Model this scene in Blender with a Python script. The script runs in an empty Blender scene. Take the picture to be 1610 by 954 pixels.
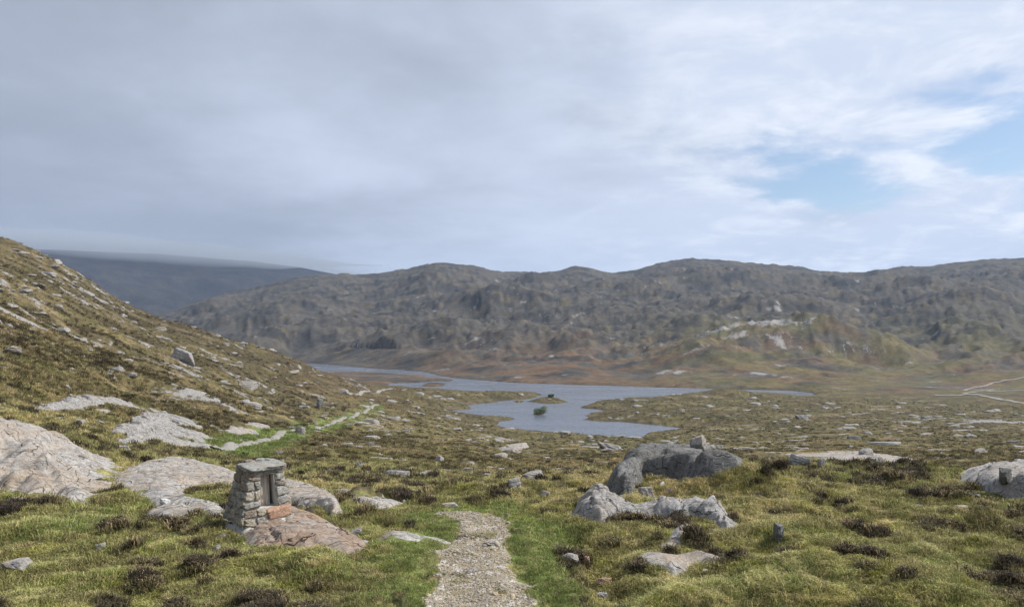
import bpy, bmesh, math, random
import numpy as np
from mathutils import Vector, Matrix

# ------------------------------------------------------------------ camera, sky, sun, exposure
S = bpy.context.scene
F, CX, CY = 1216.0, 805.0, 477.0            # focal length and centre of the 1610 x 954 photograph, in its pixels
PITCH = math.atan(43.0 / F)                 # horizon lies at row 520
cam_d = bpy.data.cameras.new('camera')
cam = bpy.data.objects.new('camera', cam_d)
S.collection.objects.link(cam)
cam_d.sensor_width = 36.0
cam_d.lens = 36.0 * F / 1610.0
cam_d.clip_start, cam_d.clip_end = 0.05, 30000.0
cam.location = (0, 0, 0)
cam.rotation_euler = (math.pi / 2 + PITCH, 0, 0)
S.camera = cam

SUN_AZ, SUN_EL = math.radians(88), math.radians(46)     # to the right, clockwise from the view direction
sun_d = bpy.data.lights.new('sun', 'SUN')
sun_d.energy = 4.8
sun_d.angle = math.radians(0.6)
sun_d.color = (1.0, 0.95, 0.87)
sun = bpy.data.objects.new('sun', sun_d)
S.collection.objects.link(sun)
sdir = Vector((math.sin(SUN_AZ) * math.cos(SUN_EL), math.cos(SUN_AZ) * math.cos(SUN_EL), math.sin(SUN_EL)))
sun.rotation_euler = sdir.to_track_quat('Z', 'Y').to_euler()
sun.location = (200, 0, 200)

S.view_settings.view_transform = 'Standard'
S.view_settings.look = 'None'
S.view_settings.gamma = 1.0
S.view_settings.exposure = 0.22
S.render.engine = 'CYCLES'
S.cycles.max_bounces = 6
S.cycles.diffuse_bounces = 2
S.cycles.glossy_bounces = 2
S.cycles.transmission_bounces = 2
S.cycles.volume_bounces = 4
S.cycles.use_denoising = True
S.cycles.use_adaptive_sampling = True
S.cycles.adaptive_threshold = 0.02

W = bpy.data.worlds.new('World')
S.world = W
W.use_nodes = True


class NT:
    """small helper for node trees"""
    def __init__(self, tree):
        self.t = tree
        tree.nodes.clear()

    def n(self, kind, **kw):
        nd = self.t.nodes.new(kind)
        for k, v in kw.items():
            if k == 'ins':
                for kk, vv in v.items():
                    self.set(nd.inputs[kk], vv)
            else:
                setattr(nd, k, v)
        return nd

    def set(self, sock, v):
        if isinstance(v, bpy.types.NodeSocket):
            self.t.links.new(v, sock)
        elif isinstance(v, bpy.types.Node):
            self.t.links.new(v.outputs[0], sock)
        else:
            sock.default_value = v

    def math(self, op, a, b=0.0, c=0.0, clamp=False):
        nd = self.n('ShaderNodeMath', operation=op, use_clamp=clamp)
        for i, v in enumerate((a, b, c)):
            self.set(nd.inputs[i], v)
        return nd.outputs[0]

    def vmath(self, op, a, b=(0, 0, 0)):
        nd = self.n('ShaderNodeVectorMath', operation=op)
        self.set(nd.inputs[0], a)
        if op == 'SCALE':
            self.set(nd.inputs['Scale'], b)
        else:
            self.set(nd.inputs[1], b)
        return nd.outputs[0]

    def noise(self, vec, scale, detail=4.0, rough=0.55, dist=0.0, lac=2.0):
        nd = self.n('ShaderNodeTexNoise')
        self.set(nd.inputs['Vector'], vec)
        for k, v in (('Scale', scale), ('Detail', detail), ('Roughness', rough), ('Distortion', dist), ('Lacunarity', lac)):
            self.set(nd.inputs[k], v)
        return nd.outputs[0]

    def step(self, v, a, b, lo=0.0, hi=1.0):
        nd = self.n('ShaderNodeMapRange', interpolation_type='SMOOTHSTEP')
        for i, x in enumerate((v, a, b, lo, hi)):
            self.set(nd.inputs[i], x)
        return nd.outputs[0]

    def mix(self, f, a, b, blend='MIX'):
        nd = self.n('ShaderNodeMix', data_type='RGBA', blend_type=blend)
        self.set(nd.inputs[0], f)
        for s, v in ((nd.inputs[6], a), (nd.inputs[7], b)):
            if isinstance(v, tuple) and len(v) == 3:
                v = v + (1.0,)
            self.set(s, v)
        return nd.outputs[2]


def build_world():
    w = NT(W.node_tree)
    sky = w.n('ShaderNodeTexSky', sky_type='NISHITA')
    sky.sun_disc = False
    sky.sun_elevation = SUN_EL
    sky.sun_rotation = SUN_AZ
    sky.air_density, sky.dust_density, sky.ozone_density = 1.0, 1.0, 1.5
    d = w.n('ShaderNodeTexCoord').outputs['Generated']
    sep = w.n('ShaderNodeSeparateXYZ', ins={0: d})
    X, Y, Z = sep.outputs
    zz = w.math('ADD', w.math('MAXIMUM', Z, 0.0), 0.16)
    # the cloud layers lie on level sheets overhead
    px = w.math('DIVIDE', X, zz)
    py = w.math('DIVIDE', Y, zz)
    p = w.n('ShaderNodeCombineXYZ', ins={0: px, 1: py, 2: 0.0}).outputs[0]
    big = w.noise(w.vmath('ADD', p, (SKY[0], SKY[1], 0.4)), 0.50, 3, 0.5, 0.5)
    mid = w.noise(w.vmath('ADD', p, (SKY[2], SKY[3], 1.3)), 1.15, 7, 0.55, 0.3)
    fine = w.noise(w.vmath('ADD', p, (1.3, 9.1, 2.2)), 3.4, 7, 0.62, 0.3)
    # broken cloud on the sunny side, a closed grey deck on the other
    side = w.step(X, -0.62, 0.70)
    cover = w.math('ADD', mid, w.math('MULTIPLY', fine, 0.30))
    cover = w.math('ADD', cover, w.math('MULTIPLY', w.math('SUBTRACT', 1.0, side), 0.85))
    low = w.step(Z, 0.05, 0.24)
    cover = w.math('ADD', cover, w.math('MULTIPLY', w.math('SUBTRACT', 1.0, w.step(Z, 0.07, 0.16)), 0.35))
    mask = w.step(cover, 0.64, 0.78, 0.0, 0.98)
    # thick cloud is grey underneath, thin cloud glows
    shade = w.math('ADD', w.math('MULTIPLY', big, 0.70), w.math('ADD', w.math('MULTIPLY', mid, 0.62), w.math('MULTIPLY', fine, 0.22)))
    shade = w.math('ADD', shade, w.math('MULTIPLY', side, 0.62))
    shade = w.math('ADD', shade, w.math('MULTIPLY', low, 0.10))
    bright = w.step(shade, 0.74, 1.36)
    wisps = w.step(fine, 0.42, 0.72)
    grey = w.mix(bright, (0.385, 0.43, 0.525), (0.70, 0.775, 0.93))
    white = w.mix(w.math('MULTIPLY', w.math('MULTIPLY', wisps, w.step(side, 0.40, 0.92)), 0.8), grey, (1.02, 1.06, 1.12))
    cl = w.n('ShaderNodeBackground', ins={'Color': white, 'Strength': 0.84})
    clear = w.n('ShaderNodeBackground', ins={'Color': sky.outputs[0], 'Strength': 0.12})
    out = w.n('ShaderNodeMixShader', ins={0: mask, 1: clear.outputs[0], 2: cl.outputs[0]})
    w.n('ShaderNodeOutputWorld', ins={0: out.outputs[0]})


SKY = (3.45, 2.12, 4.29, 18.55)
build_world()

# ------------------------------------------------------------------ noise and image geometry
_prm = np.random.RandomState(77).permutation(256).astype(np.int32)
_gx, _gy = np.cos(np.arange(256) * 2 * np.pi / 256).astype(np.float32), np.sin(np.arange(256) * 2 * np.pi / 256).astype(np.float32)


def perlin(x, y, seed=0):
    x = np.asarray(x, float); y = np.asarray(y, float)
    x0, y0 = np.floor(x), np.floor(y)
    fx, fy = (x - x0).astype(np.float32), (y - y0).astype(np.float32)
    ix, iy = x0.astype(np.int32) + seed * 37, y0.astype(np.int32) + seed * 91
    u, v = fx * fx * fx * (fx * (fx * 6 - 15) + 10), fy * fy * fy * (fy * (fy * 6 - 15) + 10)
    p0, p1 = _prm[ix & 255], _prm[(ix + 1) & 255]

    def g(p, j, dx, dy):
        k = _prm[(p + iy + j) & 255]
        return _gx[k] * dx + _gy[k] * dy
    a = g(p0, 0, fx, fy); b = g(p1, 0, fx - 1, fy); c = g(p0, 1, fx, fy - 1); d = g(p1, 1, fx - 1, fy - 1)
    a = a + (b - a) * u
    c = c + (d - c) * u
    return (a + (c - a) * v) * 1.5


def fbm(x, y, octv=3, seed=0, gain=0.5):
    s, a, t = 0.0, 1.0, 0.0
    for k in range(octv):
        s = s + a * perlin(x * 2 ** k + 17.3 * k, y * 2 ** k - 9.1 * k, seed + k)
        t += a
        a *= gain
    return s / t


def ss(x, a, b):
    t = np.clip((x - a) / (b - a), 0, 1)
    return t * t * (3 - 2 * t)


def pix_dir(px, py):
    u, v = (np.asarray(px, float) - CX) / F, (CY - np.asarray(py, float)) / F
    c, s = math.cos(PITCH), math.sin(PITCH)
    return u, c - v * s, s + v * c


def pix_tan(px, py):
    dx, dy, dz = pix_dir(px, py)
    return dz / np.hypot(dx, dy)


def pix_az(px):
    return np.arctan2((np.asarray(px, float) - CX) / F, 1.0)


WATER = -36.0


def on_water(pts):
    out = []
    for px, py in pts:
        dx, dy, dz = pix_dir(px, py)
        t = WATER / dz
        out.append((dx * t, dy * t))
    return np.array(out)


LOCH = on_water([(440, 570), (490, 571.5), (520, 573), (560, 577), (600, 580), (640, 582), (674, 585.5), (692, 591), (715, 594), (760, 598),
                 (800, 601), (850, 603), (900, 604.5), (950, 606), (1000, 607.5), (1050, 609), (1100, 610.5), (1150, 612), (1200, 613),
                 (1240, 614), (1275, 617), (1284, 621), (1268, 624), (1246, 622), (1212, 618.5), (1165, 616.5), (1120, 617), (1068, 620),
                 (1040, 624), (1000, 628), (963, 629), (936, 631), (934, 634), (918, 638), (914, 641), (935, 643), (951, 645.5),
                 (925, 651), (919, 653.5), (927, 656), (915, 660), (938, 662), (976, 663), (1023, 667), (1073, 673), (1063, 677),
                 (1020, 680), (1008, 687), (996, 691), (981, 689), (956, 688), (923, 684), (894, 681), (874, 682), (839, 679), (809, 675),
                 (782, 669), (784, 662.5), (812, 658.5), (808, 656.5), (772, 656), (727, 650.5), (702, 645.5), (740, 643.5), (742, 640.5),
                 (733, 637), (757, 634), (772, 633), (789, 630), (839, 626), (852, 620), (836, 616.5), (790, 617.5), (742, 619), (720, 615),
                 (690, 614), (665, 614.5), (640, 610), (612, 606), (611, 602.5), (650, 601.5), (690, 599), (708, 600), (712, 597), (690, 594.5),
                 (664, 594), (668, 590), (634, 589), (595, 586), (545, 585), (480, 585)])
ISLETS = [on_water(p) for p in (
    [(829, 631), (845, 626.5), (870, 625), (885, 628), (893, 632), (878, 634.5), (850, 634)],
    [(806, 631), (813, 629.3), (824, 630), (822, 632), (810, 632.5)],
    [(838, 650), (845, 646.5), (856, 647), (860, 650), (852, 653), (842, 653)],
    [(849, 641), (855, 639), (861, 640.5), (857, 642.5)],
    [(661, 606), (672, 602.5), (694, 602), (702, 604), (690, 607.5), (670, 608)])]


def poly_sd(x, y, P):
    """signed distance to a polygon, positive inside"""
    d2 = np.full(x.shape, 1e18)
    inside = np.zeros(x.shape, bool)
    n = len(P)
    for i in range(n):
        ax, ay = P[i]
        bx, by = P[(i + 1) % n]
        ex, ey = bx - ax, by - ay
        wx, wy = x - ax, y - ay
        t = np.clip((wx * ex + wy * ey) / (ex * ex + ey * ey + 1e-12), 0, 1)
        d2 = np.minimum(d2, (wx - ex * t) ** 2 + (wy - ey * t) ** 2)
        if ay != by:
            c = ((ay > y) != (by > y)) & (x < (bx - ax) * (y - ay) / (by - ay) + ax)
            inside ^= c
    d = np.sqrt(d2)
    return np.where(inside, d, -d)


# ------------------------------------------------------------------ the lie of the land: heights (m, camera eye = 0) along bearings
R_NODES = np.array([0.5, 3, 6, 9, 12, 15, 20, 28, 40, 60, 85, 120, 165, 220, 280, 350, 420, 500, 650])
PROFILES = {
    -700: [-1.7, -1.9, -2.3, -2.6, -2.7, -2.6, -2.2, -1.2, 1, 4, 9, 17, 28, 42, 58, 75, 85, 90, 95],
    -300: [-1.7, -2.0, -2.6, -2.9, -3.05, -3.05, -2.9, -2.4, -1.6, 0.5, 3.5, 9, 18, 31, 45, 60, 62, 50, 40],
    0: [-1.7, -2.1, -2.8, -3.2, -3.35, -3.4, -3.35, -3.3, -3.5, -3.6, -3.1, -1.2, 3.2, 12, 25, 42.6, 41, 20, -10],
    200: [-1.7, -2.1, -2.8, -3.2, -3.3, -3.4, -3.55, -4.15, -5.2, -6.6, -7.7, -8.0, -6.6, -2.8, 3.5, 11.5, 6, -14, -34],
    400: [-1.7, -2.1, -2.8, -3.2, -3.25, -3.4, -3.9, -4.9, -6.7, -9.3, -11.7, -13.7, -15.3, -15.1, -12.1, -7.2, -13, -29, -38],
    480: [-1.7, -2.1, -2.8, -3.2, -3.25, -3.4, -4.0, -5.0, -6.9, -9.6, -12.4, -15.5, -18.3, -19.4, -18.3, -14.7, -21, -32, -38],
    600: [-1.7, -2.1, -2.8, -3.2, -3.25, -3.4, -4.1, -5.2, -7.1, -10, -13.2, -17.3, -20.9, -23.5, -25.6, -27.3, -29.8, -34, -38],
    805: [-1.7, -2.1, -2.8, -3.2, -3.22, -3.35, -4.1, -5.4, -7.5, -11, -15, -19.8, -26, -32.2, -35, -34, -34, -36, -36],
    1000: [-1.7, -2.1, -2.8, -3.2, -3.25, -3.35, -3.75, -4.65, -7.2, -10.8, -14.2, -19.0, -25.7, -32.4, -34.5, -33.5, -33.5, -35, -35],
    1300: [-1.7, -2.1, -2.8, -3.15, -3.2, -3.28, -3.65, -4.45, -6.9, -10.2, -13.4, -17.7, -22.6, -27.5, -31, -33.6, -34.9, -34.9, -34],
    1610: [-1.7, -2.1, -2.7, -3.05, -3.1, -3.25, -3.6, -4.4, -6.7, -9.8, -12.8, -16.8, -21.6, -26.2, -30.2, -33, -34.8, -35.3, -34],
    2300: [-1.7, -2.0, -2.5, -2.8, -2.9, -3.0, -3.2, -4.2, -6, -8.6, -11.6, -15.5, -20, -24.5, -28.5, -31.5, -33.5, -34, -33],
}
_ks = sorted(PROFILES)
T_AZ = np.linspace(-0.95, 0.95, 400)
T_LR = np.linspace(math.log(0.5), math.log(650), 300)
_cols = np.array([np.interp(T_LR, np.log(R_NODES), PROFILES[k]) for k in _ks])
_kaz = pix_az(_ks)
_tab = np.array([np.interp(T_AZ, _kaz, _cols[:, j]) for j in range(len(T_LR))]).T
# the left ridge line is traced more closely (row of its skyline at 350 m)
_rz = 350 * pix_tan([-300, 0, 50, 100, 130, 160, 200, 250, 300, 350, 400, 440, 480],
                    [330, 372, 391, 414, 434, 455, 481, 499, 513, 528, 545, 557, 571])
_want = np.interp(T_AZ, pix_az([-300, 0, 50, 100, 130, 160, 200, 250, 300, 350, 400, 440, 480]), _rz)
_have = np.array([np.interp(math.log(350), T_LR, _tab[i]) for i in range(len(T_AZ))])
_dl = np.where((T_AZ < pix_az(480)) & (T_AZ > pix_az(-300)), _want - _have, 0)
_tab += _dl[:, None] * np.exp(-((T_LR[None, :] - math.log(350)) / 0.22) ** 2)


def _blur(a, n, ax):
    k = np.hanning(2 * n + 3)[1:-1]
    k /= k.sum()
    pad = [(0, 0), (0, 0)]
    pad[ax] = (n, n)
    b = np.pad(a, pad, mode='edge')
    return np.apply_along_axis(lambda v: np.convolve(v, k, 'valid'), ax, b)


_tab = _blur(_blur(_tab, 5, 1), 5, 0)

RIDGE_PX = [-400, 0, 180, 270, 300, 350, 400, 450, 500, 540, 575, 600, 640, 670, 700, 740, 770, 800, 850, 880, 893, 910, 928, 945, 965, 1000, 1040, 1090, 1130,
            1170, 1215, 1265, 1290, 1330, 1370, 1420, 1470, 1520, 1560, 1610, 1800, 2300]
RIDGE_PY = [540, 530, 512, 490, 478, 462, 452, 440, 432, 431, 433, 429, 423, 415, 413, 417, 424, 428, 429, 425, 421, 419, 421, 425, 429, 426, 413, 406, 409,
            413, 416, 420, 427, 429, 427, 419, 418, 411, 407, 406, 400, 420]
R_RIDGE = 1800.0
_ridge_z = R_RIDGE * pix_tan(RIDGE_PX, RIDGE_PY)
_ridge_az = pix_az(RIDGE_PX)
_base_az = pix_az([-400, 270, 500, 640, 700, 800, 900, 1100, 1280, 1400, 1610, 2300])
_base_r = np.array([950, 950, 850, 690, 610, 540, 525, 490, 470, 520, 560, 560], float)
MOUNT_PX = [-700, -300, 0, 100, 250, 400, 470, 515, 545, 600, 700, 900, 1300]
MOUNT_PY = [380, 385, 390, 393, 399, 411, 420, 428.5, 434, 446, 470, 500, 530]
R_MOUNT = 3600.0
_mount_z = R_MOUNT * pix_tan(MOUNT_PX, MOUNT_PY)
_mount_az = pix_az(MOUNT_PX)
_rng = random.Random(11)
KNOLLS = [(1205, 735, 62, 55, 15), (1110, 660, 40, 40, 7), (1330, 760, 50, 50, 8), (700, 1500, 110, 120, 14), (560, 1100, 90, 90, 12), (880, 1150, 120, 80, 14),
          (1000, 1000, 90, 70, 10), (760, 1200, 80, 70, 13), (440, 1300, 110, 110, 16), (1150, 1450, 100, 80, 14), (1430, 1250, 130, 110, 16),
          (1530, 1050, 90, 90, 10), (1240, 1080, 100, 70, 12), (640, 900, 60, 60, 8), (820, 850, 80, 50, 9), (980, 1350, 80, 70, 12), (1330, 1500, 90, 90, 14)]
for _k in range(46):
    KNOLLS.append((_rng.uniform(280, 1700), _rng.uniform(720, 1650), _rng.uniform(25, 70), _rng.uniform(22, 60), _rng.uniform(3, 9)))
MOUNDS = [  # small rises and hollows close by: bearing px, range, half width, half depth, height
    (1215, 17.5, 0.9, 0.7, 0.30), (1185, 19.2, 1.1, 0.7, 0.42), (1110, 17.4, 0.8, 0.5, 0.24), (1150, 17.8, 0.8, 0.5, 0.34), (1255, 13.0, 0.9, 0.6, 0.28), (1420, 10.6, 1.0, 0.6, 0.22), (1330, 11.0, 0.6, 0.5, 0.18),
    (1480, 9.8, 0.7, 0.4, 0.18), (520, 10.6, 0.45, 0.5, 0.16), (900, 9.6, 0.3, 0.35, 0.12), (745, 17, 0.9, 0.5, 0.22), (800, 18.5, 1.2, 0.8, 0.3),
    (770, 13.2, 1.2, 0.6, 0.05), (300, 11.5, 0.7, 0.4, 0.12), (30, 9.2, 0.5, 0.4, 0.15), (900, 12.6, 0.25, 0.9, -0.22), (925, 10.8, 0.3, 0.8, -0.22), (955, 9.7, 0.3, 0.6, -0.2),
    ]
MOUNDS_NEAR = ((2, 30), MOUNDS)
MOUNDS_LOCH = ((220, 560), [
    (1005, 262, 14, 5, 2.2), (905, 268, 12, 5, 1.8), (1050, 275, 10, 5, 2.0), (820, 475, 22, 9, 3.2), (770, 440, 12, 8, 1.8), (1060, 445, 18, 10, 2.8), (1140, 435, 16, 9, 2.6),
    (1010, 360, 18, 12, 1.6), (960, 380, 9, 5, 1.4)])


def _bump(x, y, px, rr, sx, sr, pw):
    a = float(pix_az(px))
    dx, dy = x - math.sin(a) * rr, y - math.cos(a) * rr
    q = ((dx * math.cos(a) - dy * math.sin(a)) / sx) ** 2 + ((dx * math.sin(a) + dy * math.cos(a)) / sr) ** 2
    return np.exp(-np.minimum(q, 40) ** pw)


def height(x, y, detail=True):
    shp = np.shape(x)
    x = np.asarray(x, float).ravel(); y = np.asarray(y, float).ravel()
    r = np.hypot(x, y) + 1e-6
    az = np.arctan2(x, y)
    azc = np.clip(az, -0.94, 0.94)
    i = (azc - T_AZ[0]) / (T_AZ[1] - T_AZ[0])
    j = np.clip((np.log(r) - T_LR[0]) / (T_LR[1] - T_LR[0]), 0, len(T_LR) - 1.001)
    i0, j0 = np.floor(i).astype(int), np.floor(j).astype(int)
    fi, fj = i - i0, j - j0
    z = (_tab[i0, j0] * (1 - fi) * (1 - fj) + _tab[i0 + 1, j0] * fi * (1 - fj) + _tab[i0, j0 + 1] * (1 - fi) * fj + _tab[i0 + 1, j0 + 1] * fi * fj)
    for grp in (MOUNDS_NEAR, MOUNDS_LOCH):
        lo, hi = grp[0]
        k = (r > lo) & (r < hi)
        if k.any():
            xs, ys, add = x[k], y[k], 0
            for px, rr, sx, sr, h in grp[1]:
                add = add + h * _bump(xs, ys, px, rr, sx, sr, 1.0)
            z[k] += add
    # hills across the loch
    k = (r > 380) & (r < 2600)
    if k.any():
        xs, ys, rs, ac = x[k], y[k], r[k], azc[k]
        rz = np.interp(ac, _ridge_az, _ridge_z)
        r0 = np.interp(ac, _base_az, _base_r)
        u = np.clip((rs - r0) / (R_RIDGE - r0), 0, None)
        rise = np.where(u < 1, np.clip(u, 0, 1) ** 1.5, 1 - 0.9 * (u - 1) - 0.6 * (u - 1) ** 2)
        hill = np.maximum(-34.5 + (rz + 34.5) * rise, -60)
        hw = ss(u, 0.0, 0.08) * (1 - 0.75 * ss(u, 0.75, 0.98)) * (1 - ss(u, 1.0, 1.1))
        kn = 0
        for px, rr, sx, sr, h in KNOLLS:
            kn = kn + 1.5 * h * _bump(xs, ys, px, rr, sx, sr, 1.6)
        hill = hill + kn * hw
        if detail:
            rid = 1 - 2 * np.abs(fbm(xs / 170, ys / 130, 4, 31, 0.55))
            hill = hill + hw * (9 * fbm(xs / 210, ys / 170, 4, 21, 0.55) + 7.0 * (rid - 0.5))
            crag = np.clip(0.22 - np.abs(fbm((xs + 0.3 * ys) / 75, (ys - 0.3 * xs) / 50, 4, 41, 0.6)), 0, 1)
            hill = hill + ss(u, 0.02, 0.22) * (1 - 0.6 * ss(u, 0.8, 1)) * (30 * crag + 1.3 * fbm(xs / 24, ys / 18, 3, 45, 0.6))
        z[k] = np.where(u > 0, np.maximum(z[k], hill), z[k])
    k = r > 1950
    if k.any():
        xs, ys, rs = x[k], y[k], r[k]
        mz = np.interp(azc[k], _mount_az, _mount_z)
        um = np.clip((rs - 2050) / (R_MOUNT - 2050), 0, 1)
        mount = -60 + (mz + 60) * um ** 1.2 - np.clip(rs - R_MOUNT, 0, None) * 0.12
        if detail:
            mount = mount + ss(um, 0, .3) * (1 - ss(um, 0.6, 1)) * 70 * fbm(xs / 420, ys / 300, 5, 51, 0.55)
        z[k] = np.maximum(z[k], mount)
    if detail:
        k = r < 220
        if k.any():
            xs, ys, rs = x[k], y[k], r[k]
            soft = 1 - 0.85 * ss(path_sd(xs, ys), -0.25, 0.1)
            z[k] += soft * 0.11 * veg(xs, ys)[0] * (1 - ss(rs, 60, 160))
            z[k] += soft * (0.045 * fbm(xs / 0.33, ys / 0.33, 2, 1) * (1 - ss(rs, 40, 70)) + 0.20 * fbm(xs / 0.95, ys / 0.95, 2, 2) * (1 - ss(rs, 120, 200))
                            + 0.21 * fbm(xs / 2.4, ys / 2.0, 3, 3) * ss(rs, 4, 10) * (1 - 0.5 * ss(rs, 25, 60)))
        k = (r > 12) & (r < 520)
        if k.any():
            xs, ys, rs = x[k], y[k], r[k]
            lim = 1 - ss(rs, 420, 520)
            z[k] += lim * (0.34 * fbm(xs / 7.5, ys / 6.5, 2, 4) * ss(rs, 18, 34) + 1.0 * fbm(xs / 22, ys / 18, 2, 5) * ss(rs, 45, 100))
            left = ss(-az[k], 0.08, 0.3) * ss(rs, 60, 140)
            z[k] += lim * left * (3.2 * np.clip(0.35 - np.abs(fbm((xs + 0.5 * ys) / 28, (ys - 0.5 * xs) / 15, 3, 61)), -0.2, 1) + 2.0 * fbm(xs / 45, ys / 38, 3, 66))
        k = (r > 420) & (r < 900)
        if k.any():
            z[k] += ss(r[k], 420, 520) * 0.8 * fbm(x[k] / 14, y[k] / 14, 2, 71)
    # the loch basin
    sel = (r > 200) & (r < 1050) & (np.abs(az) < 0.6)
    if np.any(sel):
        xs, ys = x[sel], y[sel]
        w = poly_sd(xs, ys, LOCH)
        for P in ISLETS:
            w = np.minimum(w, -poly_sd(xs, ys, P))
        w = w + 1.3 * fbm(xs / 9, ys / 9, 2, 81)
        land = -w
        zs = z[sel]
        bank = WATER + 0.15 + 0.25 * ss(land, 0, 2) + np.clip(land, 0, None) * 0.13 + 0.35 * np.abs(fbm(xs / 6, ys / 6, 2, 83)) * ss(land, 0.3, 3)
        up = np.maximum(zs, WATER + 0.35 + 0.5 * ss(land, 0, 5) + 0.9 * np.abs(fbm(xs / 15, ys / 12, 2, 84)) * ss(land, 1, 10))
        zl = np.minimum(up, bank + 9 * ss(land, 12, 60))
        zl = np.where(land > 60, up, zl)
        z[sel] = np.where(w > 0, WATER - 0.1 - np.clip(w * 0.25, 0, 3), zl)
    return z.reshape(shp)


PATH_PX = [(689, 793), (712, 812), (721, 826), (712, 845), (690, 870), (684, 890), (697, 906), (682, 928), (668, 954), (650, 1010), (600, 1200),
           (900, 1200), (850, 1010), (833, 954), (822, 920), (803, 899), (797, 875), (793, 859), (802, 835), (797, 820), (775, 799), (740, 790)]


def _flat(pts, z=-3.24):
    out = []
    for px, py in pts:
        dx, dy, dz = pix_dir(px, py)
        t = z / dz
        out.append((dx * t, dy * t))
    return np.array(out)


PATH_POLY = _flat(PATH_PX)


def path_sd(x, y):
    out = np.full(np.shape(x), -9.0)
    sel = (np.hypot(x, y) < 24)
    if np.any(sel):
        out[sel] = poly_sd(x[sel], y[sel], PATH_POLY)
    return out


def hit(px, py, detail=True, rmax=3000.0):
    """where the ray through a photograph pixel meets the land"""
    dx, dy, dz = (float(v) for v in pix_dir(px, py))
    h = math.hypot(dx, dy)
    r = np.exp(np.linspace(math.log(3), math.log(rmax), 1400))
    d = height(dx / h * r, dy / h * r, detail) - dz / h * r
    k = np.argmax(d > 0)
    if d[k] <= 0:
        k = len(r) - 1
    k = max(k, 1)
    a = d[k - 1] / (d[k - 1] - d[k] + 1e-12)
    rr = r[k - 1] + (r[k] - r[k - 1]) * min(max(a, 0), 1)
    return Vector((dx / h * rr, dy / h * rr, dz / h * rr))


def gz(x, y):
    return float(height(np.array([x]), np.array([y]))[0])


# ------------------------------------------------------------------ object helpers
def tag(o, label=None, cat=None, group=None, kind=None):
    for k, v in (('label', label), ('category', cat), ('group', group), ('kind', kind)):
        if v:
            o[k] = v
    return o


def mesh_np(name, V, Fc, mat=None, smooth=True, attrs=None):
    """V (n,3), Fc (m,3) or (m,4) numpy arrays -> mesh datablock"""
    me = bpy.data.meshes.new(name)
    V = np.asarray(V, np.float32); Fc = np.asarray(Fc, np.int32)
    n, m, k = len(V), len(Fc), Fc.shape[1]
    me.vertices.add(n)
    me.vertices.foreach_set('co', V.ravel())
    me.loops.add(m * k)
    me.loops.foreach_set('vertex_index', Fc.ravel())
    me.polygons.add(m)
    me.polygons.foreach_set('loop_start', np.arange(0, m * k, k, dtype=np.int32))
    me.polygons.foreach_set('loop_total', np.full(m, k, np.int32))
    me.polygons.foreach_set('use_smooth', np.full(m, smooth, bool))
    me.update(calc_edges=True)
    for an, (typ, dat) in (attrs or {}).items():
        a = me.attributes.new(an, typ, 'POINT')
        if typ == 'FLOAT_COLOR':
            d = np.ones((n, 4), np.float32); d[:, :3] = dat
            a.data.foreach_set('color', d.ravel())
        elif typ == 'FLOAT_VECTOR':
            a.data.foreach_set('vector', np.asarray(dat, np.float32).ravel())
        elif typ == 'INT':
            a.data.foreach_set('value', np.asarray(dat, np.int32))
        else:
            a.data.foreach_set('value', np.asarray(dat, np.float32))
    if mat:
        me.materials.append(mat)
    return me


def link(name, me, parent=None, loc=(0, 0, 0), rot=(0, 0, 0), scale=(1, 1, 1)):
    o = bpy.data.objects.new(name, me)
    S.collection.objects.link(o)
    o.location, o.rotation_euler, o.scale = loc, rot, scale
    if parent:
        o.parent = parent
    return o


def material(name):
    m = bpy.data.materials.new(name)
    m.use_nodes = True
    return m, NT(m.node_tree)


def finish(t, color, rough=0.9, height_sock=None, bump=0.3, dist=0.02, spec=0.3, **kw):
    b = t.n('ShaderNodeBsdfPrincipled')
    t.set(b.inputs['Base Color'], color)
    t.set(b.inputs['Roughness'], rough)
    t.set(b.inputs['Specular IOR Level'], spec)
    if height_sock is not None:
        bp = t.n('ShaderNodeBump', ins={'Height': height_sock, 'Strength': bump, 'Distance': dist})
        t.set(b.inputs['Normal'], bp.outputs[0])
    for k, v in kw.items():
        t.set(b.inputs[k], v)
    t.n('ShaderNodeOutputMaterial', ins={0: b.outputs[0]})
    return b


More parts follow.
